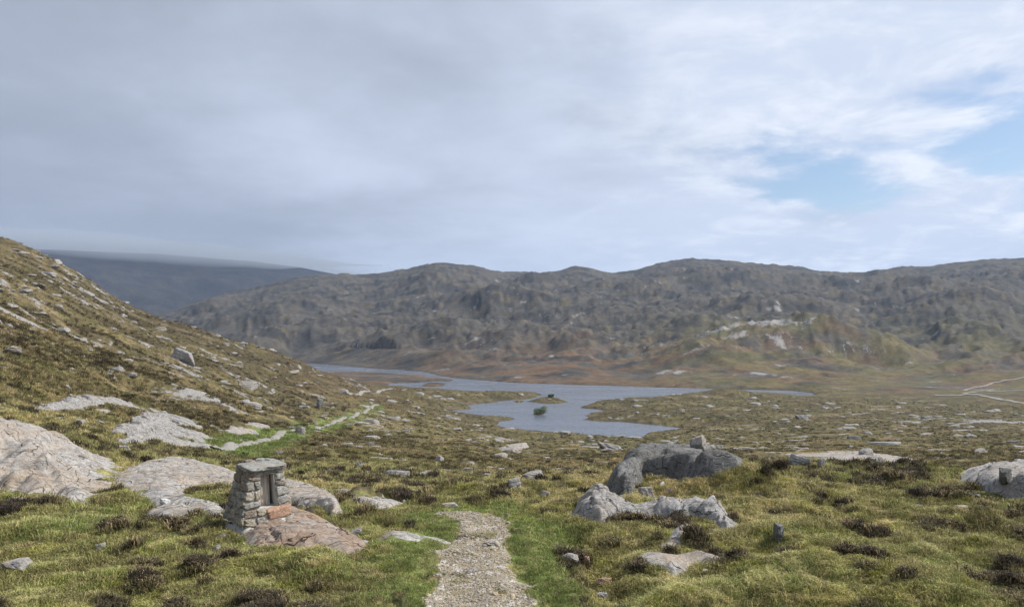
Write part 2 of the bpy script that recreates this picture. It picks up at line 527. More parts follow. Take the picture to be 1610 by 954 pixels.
# ------------------------------------------------------------------ materials
def make_land():
    m, t = material('moor_land')
    col = t.n('ShaderNodeAttribute', attribute_name='col').outputs['Color']
    rock = t.n('ShaderNodeAttribute', attribute_name='rock').outputs['Fac']
    grav = t.n('ShaderNodeAttribute', attribute_name='gravel').outputs['Fac']
    P = t.n('ShaderNodeNewGeometry').outputs['Position']
    n1 = t.noise(P, 0.35, 5, 0.65)
    n2 = t.noise(P, 2.6, 5, 0.65)
    n3 = t.noise(P, 17.0, 4, 0.65)
    v = t.math('ADD', t.math('MULTIPLY', n1, 0.5), t.math('ADD', t.math('MULTIPLY', n2, 0.7), t.math('MULTIPLY', n3, 0.8)))
    n0 = t.noise(P, 0.11, 6, 0.7)
    v = t.math('ADD', v, t.math('MULTIPLY', t.math('SUBTRACT', n0, 0.5), 0.9))
    val = t.step(v, 0.62, 1.38, 0.38, 1.6)
    base = t.mix(1.0, col, t.n('ShaderNodeCombineColor', ins={0: val, 1: val, 2: val}).outputs[0], 'MULTIPLY')
    # bare rock
    rn = t.math('ADD', t.math('MULTIPLY', t.noise(P, 0.9, 6, 0.62), 0.6), t.math('MULTIPLY', t.noise(P, 0.14, 6, 0.68), 0.4))
    rn2 = t.noise(P, 7.0, 5, 0.6)
    rm = t.step(t.math('ADD', rock, t.math('MULTIPLY', t.math('SUBTRACT', rn, 0.5), 1.1)), 0.44, 0.53)
    rc = t.mix(t.step(rn2, 0.25, 0.75), (0.12, 0.118, 0.115), (0.36, 0.345, 0.33))
    base = t.mix(rm, base, rc)
    # gravel of the track
    vo = t.n('ShaderNodeTexVoronoi', ins={'Vector': P, 'Scale': 38.0})
    vo2 = t.n('ShaderNodeTexVoronoi', ins={'Vector': P, 'Scale': 13.0})
    gn = t.noise(P, 3.0, 5, 0.6)
    sp = t.n('ShaderNodeSeparateColor', ins={0: vo.outputs['Color']}).outputs[0]
    sp2 = t.n('ShaderNodeSeparateColor', ins={0: vo2.outputs['Color']}).outputs[1]
    gcol = t.mix(sp, (0.15, 0.125, 0.09), (0.46, 0.40, 0.31))
    gcol = t.mix(t.step(sp2, 0.75, 0.95), gcol, (0.50, 0.48, 0.45))
    gcol = t.mix(t.step(gn, 0.42, 0.7, 0.0, 0.75), gcol, (0.20, 0.165, 0.090))
    gm = t.step(t.math('ADD', grav, t.math('MULTIPLY', t.math('SUBTRACT', gn, 0.5), 0.9)), 0.42, 0.58)
    base = t.mix(gm, base, gcol)
    hgt = t.math('ADD', t.math('MULTIPLY', n3, 0.6), t.math('ADD', n2, t.math('MULTIPLY', vo.outputs['Distance'], t.math('MULTIPLY', gm, -0.9))))
    finish(t, base, 0.95, hgt, 0.55, 0.05, 0.15)
    return m


def make_rock(name, dark, light, warm, lichen=0.5, scale=1.0):
    """banded gneiss with joints and pale lichen"""
    m, t = material(name)
    P = t.n('ShaderNodeNewGeometry').outputs['Position']
    rnd = t.n('ShaderNodeObjectInfo').outputs['Random']
    Q = t.vmath('ADD', P, t.n('ShaderNodeCombineXYZ', ins={0: t.math('MULTIPLY', rnd, 31.0), 1: 0.0, 2: 0.0}).outputs[0])
    warp = t.noise(Q, 0.9 * scale, 4, 0.55)
    W2 = t.vmath('ADD', Q, t.vmath('SCALE', t.n('ShaderNodeCombineXYZ', ins={0: warp, 1: warp, 2: warp}).outputs[0], 0.9))
    band = t.noise(t.vmath('MULTIPLY', W2, (1.2, 3.8, 9.0)), 1.6 * scale, 7, 0.68)
    grain = t.noise(Q, 26.0 * scale, 4, 0.7)
    blot = t.noise(Q, 1.7 * scale, 5, 0.6)
    c = t.mix(t.step(band, 0.36, 0.64), dark, light)
    c = t.mix(t.step(blot, 0.46, 0.66, 0.0, 0.75), c, warm)
    c = t.mix(t.step(t.noise(Q, 0.38 * scale, 4, 0.6, 0.5), 0.48, 0.60, 0.0, 0.55), c, warm)
    c = t.mix(t.step(grain, 0.40, 0.62, 0.0, 0.5), c, light)
    c = t.mix(t.step(t.noise(Q, 9.0 * scale, 5, 0.7), 0.52, 0.64, 0.0, 0.6), c, dark)
    # joints
    cr = t.n('ShaderNodeTexVoronoi', feature='DISTANCE_TO_EDGE', ins={'Vector': t.vmath('MULTIPLY', W2, (1.0, 2.1, 1.5)), 'Scale': 0.85 * scale})
    crack = t.step(cr.outputs['Distance'], 0.001, 0.012)
    cr2 = t.n('ShaderNodeTexVoronoi', feature='DISTANCE_TO_EDGE', ins={'Vector': t.vmath('MULTIPLY', W2, (0.7, 3.3, 2.5)), 'Scale': 2.3 * scale})
    crack2 = t.step(cr2.outputs['Distance'], 0.0, 0.022, 0.55, 1.0)
    crk = t.math('MULTIPLY', t.math('MAXIMUM', crack, t.step(blot, 0.55, 0.62)), t.math('MAXIMUM', crack2, t.step(warp, 0.42, 0.55)))
    c = t.mix(t.step(crk, 0.0, 1.0, 0.12, 1.0), (0.06, 0.055, 0.05), c)
    # lichen
    ln = t.noise(Q, 4.2 * scale, 6, 0.7)
    lm = t.math('MULTIPLY', t.step(ln, 0.60, 0.68), lichen)
    c = t.mix(lm, c, (0.58, 0.58, 0.54))
    ln2 = t.noise(t.vmath('ADD', Q, (5, 3, 1)), 5.5 * scale, 6, 0.72)
    c = t.mix(t.math('MULTIPLY', t.step(ln2, 0.60, 0.68), 0.55), c, (0.085, 0.085, 0.08))
    h = t.math('ADD', t.math('MULTIPLY', band, 0.8), t.math('ADD', t.math('MULTIPLY', grain, 0.25), t.math('MULTIPLY', crk, 0.8)))
    finish(t, c, 0.88, h, 1.0, 0.05, 0.25)
    return m


M_LAND = make_land()
M_GREY = make_rock('grey_gneiss', (0.13, 0.127, 0.123), (0.37, 0.36, 0.35), (0.28, 0.245, 0.21), 0.6)
M_PINK = make_rock('pinkish_gneiss', (0.165, 0.155, 0.145), (0.405, 0.388, 0.368), (0.31, 0.23, 0.15), 0.35)
M_DARK = make_rock('dark_gneiss', (0.055, 0.055, 0.055), (0.19, 0.19, 0.188), (0.14, 0.13, 0.115), 0.45)
M_RUST = make_rock('rusty_gneiss', (0.17, 0.13, 0.10), (0.36, 0.31, 0.27), (0.30, 0.18, 0.10), 0.35)
M_ORANGE = make_rock('orange_stone', (0.40, 0.225, 0.15), (0.60, 0.42, 0.32), (0.46, 0.27, 0.17), 0.15, 3.0)
M_STONE_A = make_rock('cairn_grey_stone', (0.20, 0.198, 0.185), (0.52, 0.51, 0.475), (0.34, 0.29, 0.225), 0.7, 3.5)
M_STONE_B = make_rock('cairn_buff_stone', (0.27, 0.235, 0.19), (0.58, 0.54, 0.45), (0.42, 0.31, 0.20), 0.6, 3.5)
M_STONE_C = make_rock('cairn_brown_stone', (0.15, 0.13, 0.11), (0.40, 0.35, 0.295), (0.32, 0.22, 0.14), 0.4, 3.5)
M_STONE_D = make_rock('cairn_pale_stone', (0.26, 0.25, 0.23), (0.55, 0.54, 0.50), (0.36, 0.31, 0.24), 0.8, 3.5)
M_QUARTZ = make_rock('white_quartz', (0.62, 0.61, 0.59), (0.82, 0.81, 0.79), (0.70, 0.66, 0.60), 0.2, 3.0)


def make_mortar():
    m, t = material('weathered_mortar')
    P = t.n('ShaderNodeNewGeometry').outputs['Position']
    n = t.noise(P, 14, 5, 0.6)
    n2 = t.noise(P, 60, 3, 0.6)
    finish(t, t.mix(n, (0.30, 0.295, 0.275), (0.55, 0.54, 0.505)), 0.95, t.math('ADD', n, n2), 0.5, 0.01, 0.1)
    return m


def make_wood():
    m, t = material('weathered_wood')
    P = t.n('ShaderNodeTexCoord').outputs['Object']
    g = t.noise(t.vmath('MULTIPLY', P, (34, 34, 1.6)), 1.0, 6, 0.65, 0.4)
    st = t.noise(t.vmath('MULTIPLY', P, (9, 9, 2.2)), 1.0, 4, 0.6)
    c = t.mix(t.step(g, 0.3, 0.7), (0.20, 0.155, 0.12), (0.56, 0.50, 0.42))
    c = t.mix(t.step(st, 0.56, 0.70), c, (0.24, 0.085, 0.04))
    finish(t, c, 0.85, g, 0.6, 0.006, 0.2)
    return m


def make_water():
    m, t = material('loch_water')
    P = t.n('ShaderNodeNewGeometry').outputs['Position']
    a = t.noise(t.vmath('MULTIPLY', P, (0.5, 1.0, 1.0)), 1.5, 4, 0.65)
    b = t.noise(t.vmath('MULTIPLY', P, (0.25, 1.0, 1.0)), 0.09, 4, 0.6)
    rough = t.step(b, 0.35, 0.7, 0.14, 0.30)
    finish(t, (0.11, 0.125, 0.155, 1), rough, a, 0.40, 0.25, 0.5, IOR=1.33)
    return m


def make_road():
    m, t = material('pale_track')
    P = t.n('ShaderNodeNewGeometry').outputs['Position']
    n = t.noise(P, 1.2, 5, 0.6)
    finish(t, t.mix(n, (0.16, 0.152, 0.135), (0.32, 0.305, 0.27)), 0.95, n, 0.2, 0.02, 0.15)
    return m


def make_foliage():
    m, t = material('grass_and_heather')
    col = t.n('ShaderNodeAttribute', attribute_type='INSTANCER', attribute_name='col').outputs['Color']
    rnd = t.n('ShaderNodeAttribute', attribute_name='tint').outputs['Fac']
    v = t.math('ADD', 0.55, t.math('MULTIPLY', rnd, 0.95))
    c = t.mix(1.0, col, t.n('ShaderNodeCombineColor', ins={0: v, 1: v, 2: v}).outputs[0], 'MULTIPLY')
    b = t.n('ShaderNodeBsdfPrincipled', ins={'Base Color': c, 'Roughness': 0.75, 'Specular IOR Level': 0.2})
    tr = t.n('ShaderNodeBsdfTranslucent', ins={'Color': c})
    mx = t.n('ShaderNodeMixShader', ins={0: 0.25, 1: b.outputs[0], 2: tr.outputs[0]})
    t.n('ShaderNodeOutputMaterial', ins={0: mx.outputs[0]})
    return m


def make_leaf():
    m, t = material('bush_leaf')
    rnd = t.n('ShaderNodeAttribute', attribute_name='tint').outputs['Fac']
    c = t.mix(rnd, (0.05, 0.095, 0.03), (0.14, 0.20, 0.07))
    finish(t, c, 0.7, None, spec=0.2)
    return m


M_MORTAR, M_WOOD, M_WATER, M_ROAD, M_FOL, M_LEAF = make_mortar(), make_wood(), make_water(), make_road(), make_foliage(), make_leaf()
M_HOLLOW, _t = material('niche_shadow_stone')
finish(_t, (0.06, 0.055, 0.05, 1), 0.95)

# ------------------------------------------------------------------ colours of the land
C = {k: np.array(v) for k, v in dict(
    olive=(0.240, 0.222, 0.090), green=(0.170, 0.225, 0.062), tan=(0.430, 0.340, 0.180), heather=(0.110, 0.090, 0.050),
    moss=(0.320, 0.305, 0.095), peat=(0.062, 0.048, 0.036), russet=(0.175, 0.108, 0.062), far=(0.098, 0.090, 0.078), fardark=(0.050, 0.049, 0.048)).items()}
GREEN_LINES = []           # filled by the paths: (x, y) arrays with green verges


def lerp(a, b, w):
    return a + (b - a) * w[:, None]


def veg(x, y):
    """cover fields: heather clumps, tan grass, green turf, moss"""
    n25 = fbm(x / 26, y / 18, 3, 101)
    n7 = fbm(x / 6.5, y / 4.2, 3, 102)
    n2 = fbm(x / 1.7, y / 1.3, 3, 103)
    n07 = fbm(x / 0.5, y / 0.42, 2, 104)
    r = np.hypot(x, y)
    nn = ss(r, 40, 140)
    n03 = fbm(x / 0.22, y / 0.2, 2, 107)
    hea = ss(-n7 * 0.40 - n2 * 0.55 - 0.75 * n07 - 0.35 * n03 - 0.1 * n25 + 0.17 * nn, 0.31, 0.56)
    tan = ss(n25 * 0.5 + n7 * 0.6 + 0.45 * n2 + 0.45 * n07 + 0.3 * n03, 0.06, 0.42)
    grn = ss(n2 * 0.7 + n07 * 0.5 - 0.5 * n25, 0.0, 0.35)
    mos = ss(n07 * 0.7 + 0.6 * n7 - 0.3 * n2, 0.05, 0.4)
    return hea, tan, grn, mos, n25, n7, n2, n07




def land_colour(x, y):
    x = np.asarray(x, float).ravel(); y = np.asarray(y, float).ravel()
    r = np.hypot(x, y); az = np.arctan2(x, y)
    hea, tan, grn, mos, n25, n7, n2, n07 = veg(x, y)
    nn = ss(r, 35, 120)
    c = np.repeat(C['olive'][None], len(x), 0)
    c = lerp(c, C['moss'], 0.8 * mos * (1 - 0.5 * nn))
    c = lerp(c, C['green'], 0.55 * grn * (1 - 0.75 * nn))
    c = lerp(c, C['tan'], 0.8 * tan)
    c = lerp(c, C['green'] * 1.1, 0.36 * ss(n7 * 0.7 - n25 * 0.4 + 0.5 * n2, 0.12, 0.40) * (1 - nn))
    c = lerp(c, C['heather'], 0.9 * hea)
    c = c * (1 + 0.35 * n2 + 0.35 * n07 + 0.2 * n7).clip(0.45, 1.6)[:, None]
    c = lerp(c, C['peat'], 0.85 * ss(-n2 - 0.9 * n07, 0.36, 0.58) * (1 - ss(r, 30, 60)))
    # lush turf beside the walked track
    sd = path_sd(x, y)
    c = lerp(c, C['green'] * 0.95, 0.75 * ss(sd + 1.3 * n2 + 0.6 * n7, -1.15, -0.35) * (1 - ss(sd, -0.05, 0.1)) * (1 - 0.7 * hea))
    # hillside on the left: heather and dry grass in streaks along the slope
    left = ss(-az, 0.10, 0.30) * ss(r, 50, 120) * (1 - ss(r, 420, 520))
    st = fbm((x + 0.6 * y) / 34, (y - 0.45 * x) / 11, 4, 105, 0.6)
    c = lerp(c, C['heather'] * 1.1, 0.85 * left * ss(st, -0.16, 0.16))
    c = lerp(c, C['tan'] * 0.75, 0.6 * left * ss(-st + 0.3 * n7, 0.08, 0.32))
    crest = ss(az, -0.33, -0.22) * (1 - ss(az, -0.16, -0.10)) * ss(r, 200, 290) * (1 - ss(r, 450, 520))
    c = lerp(c, np.array((0.27, 0.19, 0.10)), 0.55 * crest)
    # low ground by the loch
    c = lerp(c, np.array((0.19, 0.15, 0.085)), 0.5 * ss(r, 190, 330) * ss(fbm(x / 30, y / 16, 3, 106), -0.2, 0.2))
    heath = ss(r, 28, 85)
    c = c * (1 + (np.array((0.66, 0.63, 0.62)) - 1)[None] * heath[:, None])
    c = lerp(c, C['heather'] * 0.9, 0.45 * heath * ss(fbm(x / 16, y / 8, 4, 108, 0.6), -0.12, 0.22))
    for L, wdt in GREEN_LINES:
        d = np.full(len(x), 1e9)
        s = (r > 40) & (r < 320)
        if np.any(s):
            d[s] = np.min(np.hypot(x[s][:, None] - L[None, :, 0], y[s][:, None] - L[None, :, 1]), 1)
        c = lerp(c, C['green'] * 0.85, 0.85 * (1 - ss(d + n7 * 2.5, 0.6 * wdt, wdt)))
    c = lerp(c, C['tan'] * 0.62, 0.75 * ss(r, 35, 80) * ss(fbm(x / 46 + 3, y / 13, 4, 109, 0.55) + 0.35 * n7, 0.16, 0.34))
    farw = ss(r, 400, 560)
    f = lerp(np.repeat(C['far'][None], len(x), 0), C['fardark'], ss(fbm(x / 60, y / 45, 4, 111), -0.15, 0.3))  # dark heather tones, lowered further so the colour stands in for cloud shade
    f = lerp(f, C['tan'] * 0.36, 0.6 * ss(fbm(x / 30, y / 18, 5, 112, 0.65), 0.08, 0.32))
    f = lerp(f, C['russet'] * 0.95, 0.8 * (1 - ss(r, 600, 900)) * ss(fbm(x / 40, y / 20, 3, 113), -0.2, 0.2))
    f = lerp(f, C['olive'] * 0.62, 0.55 * ss(az, 0.10, 0.28) * (1 - ss(r, 700, 1100)) * ss(fbm(x / 50, y / 30, 3, 114), -0.3, 0.2))
    f = lerp(f, np.array((0.026, 0.028, 0.033)), ss(r, 1950, 2200) * (0.75 + 0.5 * fbm(x / 150, y / 110, 4, 115)).clip(0, 1))  # mountain: cloud shade painted in as a very dark bluish colour
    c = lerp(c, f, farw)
    return c


def land_rock(x, y, slope):
    x = np.asarray(x, float).ravel(); y = np.asarray(y, float).ravel()
    r = np.hypot(x, y); az = np.arctan2(x, y)
    near = 0.62 * fbm((x + 0.4 * y) / 5.5, (y - 0.3 * x) / 2.6, 4, 121, 0.6)
    mid = 0.85 * fbm((x + 0.5 * y) / 24, (y - 0.4 * x) / 8, 5, 122, 0.66)
    far = 0.85 * fbm((x + 0.2 * y) / 50, (y - 0.2 * x) / 24, 5, 123, 0.70)
    left = ss(-az, 0.12, 0.32) * ss(r, 50, 130) * (1 - ss(r, 420, 520))
    crest = left * ss(-az, 0.33, 0.42) * ss(r, 150, 250)
    v = near * (1 - ss(r, 40, 90)) * ss(r, 13, 22) + mid * ss(r, 40, 90) * (1 - ss(r, 380, 520)) + far * ss(r, 380, 520)
    v = v + 0.07 * ss(r, 40, 90) * (1 - 0.9 * ss(r, 420, 700)) - 0.03 * left + 0.0 * crest + (0.40 - 0.28 * ss(r, 400, 600)) * np.clip(slope - 0.28, 0, 0.8)
    a = float(pix_az(1205)); kx, ky = math.sin(a) * 735, math.cos(a) * 735
    v = v + 0.22 * np.exp(-((x - kx) / 85) ** 2 - ((y - ky) / 80) ** 2)
    a = float(pix_az(1560)); kx, ky = math.sin(a) * 330, math.cos(a) * 330
    v = v + 0.25 * np.exp(-((x - kx) / 30) ** 2 - ((y - ky) / 22) ** 2)
    v = v * (1 - ss(r, 1950, 2300))
    return np.clip(v + 0.12, 0, 1) * ss(r, 11, 16)


# tracks seen further off
def chain(pts, n=14):
    P = [hit(px, py) for px, py in pts]
    out = []
    for a, b in zip(P[:-1], P[1:]):
        for k in range(n):
            out.append(a.lerp(b, k / n))
    out.append(P[-1])
    A = np.array([[p.x, p.y] for p in out])
    for _ in range(6):
        A[1:-1] = 0.25 * A[:-2] + 0.5 * A[1:-1] + 0.25 * A[2:]
    return A


TRACKS = [(chain([(338, 708), (365, 700), (400, 696), (432, 689), (464, 677)]), 0.95),
          (chain([(488, 675), (512, 669), (532, 662), (556, 656), (575, 646), (594, 636)]), 0.95)]
TRACKS_FAR = [(chain([(548, 620), (570, 616), (600, 613), (638, 612)]), 1.6)]
for L, w in TRACKS:
    GREEN_LINES.append((L[::3], 4.2))

# ------------------------------------------------------------------ the land itself: one sheet, split where the kind of ground changes
def build_land():
    fine = np.linspace(-0.775, 0.775, 900)
    side = np.linspace(0.775, math.pi, 46)[1:]
    az = np.concatenate([-side[::-1][:-1] if False else -side[::-1], fine, side[:-1]])
    r = np.exp(np.linspace(math.log(1.2), math.log(6500), 960))
    A, R = np.meshgrid(az, r, indexing='ij')
    x, y = (np.sin(A) * R).ravel(), (np.cos(A) * R).ravel()
    z = height(x, y)
    na, nr = A.shape
    Z = z.reshape(na, nr)
    slope = np.abs(np.gradient(Z, axis=1) / np.gradient(R, axis=1))
    slope = np.maximum(slope, np.abs(np.gradient(Z, axis=0)) / (np.abs(np.gradient(A, axis=0)) * R + 1e-6)).ravel()
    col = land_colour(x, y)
    rock = land_rock(x, y, slope)
    grav = ss(path_sd(x, y) + 0.22 * fbm(x / 0.55, y / 0.55, 3, 131), -0.12, 0.14)
    col = lerp(col, C['tan'] * 0.75, 0.7 * ss(path_sd(x, y), -0.4, 0.0) * (1 - grav) * (fbm(x / 0.8, y / 0.8, 2, 132) > -0.05))
    col = col * (0.80 - 0.22 * ss(np.hypot(x, y), 120, 300) * (1 - ss(np.hypot(x, y), 400, 560)))[:, None]  # self-shading of the plants put into the ground colour, deepest at mid range
    wet = (z < WATER + 0.25) & (np.hypot(x, y) < 1000) & (np.abs(np.arctan2(x, y)) < 0.6)
    rock = np.where(wet, 0, rock)
    col = np.where(wet[:, None], np.array((0.07, 0.055, 0.042))[None], col)
    idx = np.arange(na * nr).reshape(na, nr)
    q = np.stack([idx[:-1, :-1], idx[1:, :-1], idx[1:, 1:], idx[:-1, 1:]], -1).reshape(-1, 4)
    wrap = np.stack([idx[-1, :-1], idx[0, :-1], idx[0, 1:], idx[-1, 1:]], -1).reshape(-1, 4)
    q = np.concatenate([q, wrap])[:, ::-1]
    cx, cy = x[q].mean(1), y[q].mean(1)
    rr, aa = np.hypot(cx, cy), np.arctan2(cx, cy)
    r0 = np.interp(np.clip(aa, -0.94, 0.94), _base_az, _base_r)
    inpath = path_sd(cx, cy) > 0.02
    mountain = rr > 2050
    hills = (rr > r0) & ~mountain
    hside = (aa < pix_az(600) - 0.0) & (rr > 95) & (rr < 700) & ~hills & (aa > -2.2)
    cls = np.zeros(len(q), int)
    cls[hside] = 1; cls[hills] = 2; cls[mountain] = 3; cls[inpath] = 4
    V = np.stack([x, y, z], -1)
    for k, nm in enumerate(('moorland', 'hillside', 'hills', 'mountain', 'footpath')):
        f = q[cls == k]
        u, inv = np.unique(f, return_inverse=True)
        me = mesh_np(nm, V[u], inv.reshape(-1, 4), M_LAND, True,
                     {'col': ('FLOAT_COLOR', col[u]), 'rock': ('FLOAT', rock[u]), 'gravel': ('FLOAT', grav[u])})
        tag(link(nm, me), kind='structure')


build_land()

# water
def build_water():
    V = [(-900, 180, WATER), (700, 180, WATER), (700, 1100, WATER), (-900, 1100, WATER)]
    me = mesh_np('loch_water', V, [(0, 1, 2, 3)], M_WATER, False)
    tag(link('loch_water', me), kind='structure')


build_water()


def ribbon(name, A, width, mat, lift=0.05, wob=0.1):
    t = np.gradient(A, axis=0)
    t /= np.linalg.norm(t, axis=1)[:, None] + 1e-9
    nrm = np.stack([-t[:, 1], t[:, 0]], -1)
    cols = 5
    rows = []
    w = width * (1 + wob * fbm(np.arange(len(A)) / 5.0, np.zeros(len(A)), 2, 141))
    for k in range(cols):
        s = (k / (cols - 1) - 0.5)
        p = A + nrm * (w * s)[:, None]
        edge = -0.12 if k in (0, cols - 1) else 0.0
        rows.append(np.stack([p[:, 0], p[:, 1], height(p[:, 0], p[:, 1]) + lift + edge], -1))
    n = len(A)
    V = np.concatenate(rows)
    Fc = [(k * n + i, k * n + i + 1, (k + 1) * n + i + 1, (k + 1) * n + i) for k in range(cols - 1) for i in range(n - 1)]
    return tag(link(name, mesh_np(name, V, np.array(Fc)[:, ::-1], mat)), kind='structure')


for L, w in TRACKS + TRACKS_FAR:
    ribbon('footpath', L, w * 1.05, M_ROAD, 0.20)
ribbon('road', chain([(1700, 640), (1640, 637), (1600, 633), (1572, 628), (1545, 622), (1518, 619)]), 4.0, M_ROAD, 0.35)
ribbon('road', chain([(1700, 611), (1640, 613), (1600, 614.5), (1560, 615.5), (1530, 617), (1512, 618.5)]), 3.2, M_ROAD, 0.45)
ribbon('road', chain([(1540, 620.5), (1510, 621.5), (1490, 622.5), (1470, 621.5)]), 4.0, M_ROAD, 0.4)
ribbon('track', chain([(1512, 614.5), (1530, 609.5), (1552, 606.5), (1562, 601.5), (1580, 598), (1600, 595.5), (1640, 592)]), 1.8, M_ROAD, 0.4)

# ------------------------------------------------------------------ rocks
def ico(sub):
    bm = bmesh.new()
    bmesh.ops.create_icosphere(bm, subdivisions=sub, radius=1.0)
    bm.verts.ensure_lookup_table()
    V = np.array([v.co[:] for v in bm.verts])
    Fc = np.array([[v.index for v in f.verts] for f in bm.faces])
    bm.free()
    return V, Fc


ICO = {k: ico(k) for k in (2, 3, 4, 5)}


def noise3(P, s, seed):
    return (perlin(P[:, 0] * s + 3.1 * P[:, 2] * s, P[:, 1] * s, seed) + perlin(P[:, 1] * s - 2.3, P[:, 2] * s + 1.7 * P[:, 0] * s, seed + 1) + perlin(P[:, 2] * s, P[:, 0] * s + 5.5, seed + 2)) / 1.8


def boulder_mesh(name, seed, mat, sub=4, planes=16, flat=1.0, rough=0.07):
    """a stone cut by random joint faces, worn at the edges; base at z = 0, unit half width"""
    rg = np.random.RandomState(seed)
    V, Fc = ICO[sub]
    N = np.concatenate([rg.normal(size=(planes - 5, 3)), np.array([[0, 0, 1], [0.2, -1, 0.2], [-1, 0.2, 0.1], [1, -0.1, 0.25], [0.1, 1, 0.2]]) + rg.normal(size=(5, 3)) * 0.22])
    N /= np.linalg.norm(N, axis=1)[:, None]
    D = rg.uniform(0.42, 0.80, planes)
    q = D[None] / np.maximum(V @ N.T, 1e-3)
    rad = -np.log(np.sum(np.exp(-26 * np.minimum(q, 1.3)), 1) + math.exp(-26 * 1.05)) / 26 + 0.05
    P = V * rad[:, None]
    P *= (1 + rough * noise3(P, 2.3, seed) + 0.6 * rough * noise3(P, 6.1, seed + 5) + 0.35 * rough * noise3(P, 14.0, seed + 8))[:, None]
    P /= np.abs(P[:, :2]).max()
    P[:, 2] *= flat
    P[:, 2] -= P[:, 2].min() * 0.55
    return mesh_np(name, P, Fc, mat)


def cells(x, y, seed):
    """jittered cells: a random value each, the offset from its centre and the gap to the next"""
    x0, y0 = np.floor(x), np.floor(y)
    f1 = np.full(x.shape, 1e9); f2 = f1.copy()
    val, ox, oy = np.zeros(x.shape), np.zeros(x.shape), np.zeros(x.shape)
    for i in (-1, 0, 1):
        for j in (-1, 0, 1):
            ix, iy = (x0 + i).astype(np.int32), (y0 + j).astype(np.int32)
            k = _prm[(_prm[(ix + seed * 37) & 255] + iy + seed * 91) & 255]
            k2 = _prm[(k + 57) & 255]; k3 = _prm[(k2 + 101) & 255]
            dx, dy = x - (ix + 0.1 + 0.8 * k2 / 255.0), y - (iy + 0.1 + 0.8 * k3 / 255.0)
            d = np.hypot(dx, dy)
            near = d < f1
            f2 = np.where(near, f1, np.minimum(f2, d))
            val = np.where(near, k / 255.0, val); ox = np.where(near, dx, ox); oy = np.where(near, dy, oy)
            f1 = np.where(near, d, f1)
    return val, ox, oy, f2 - f1


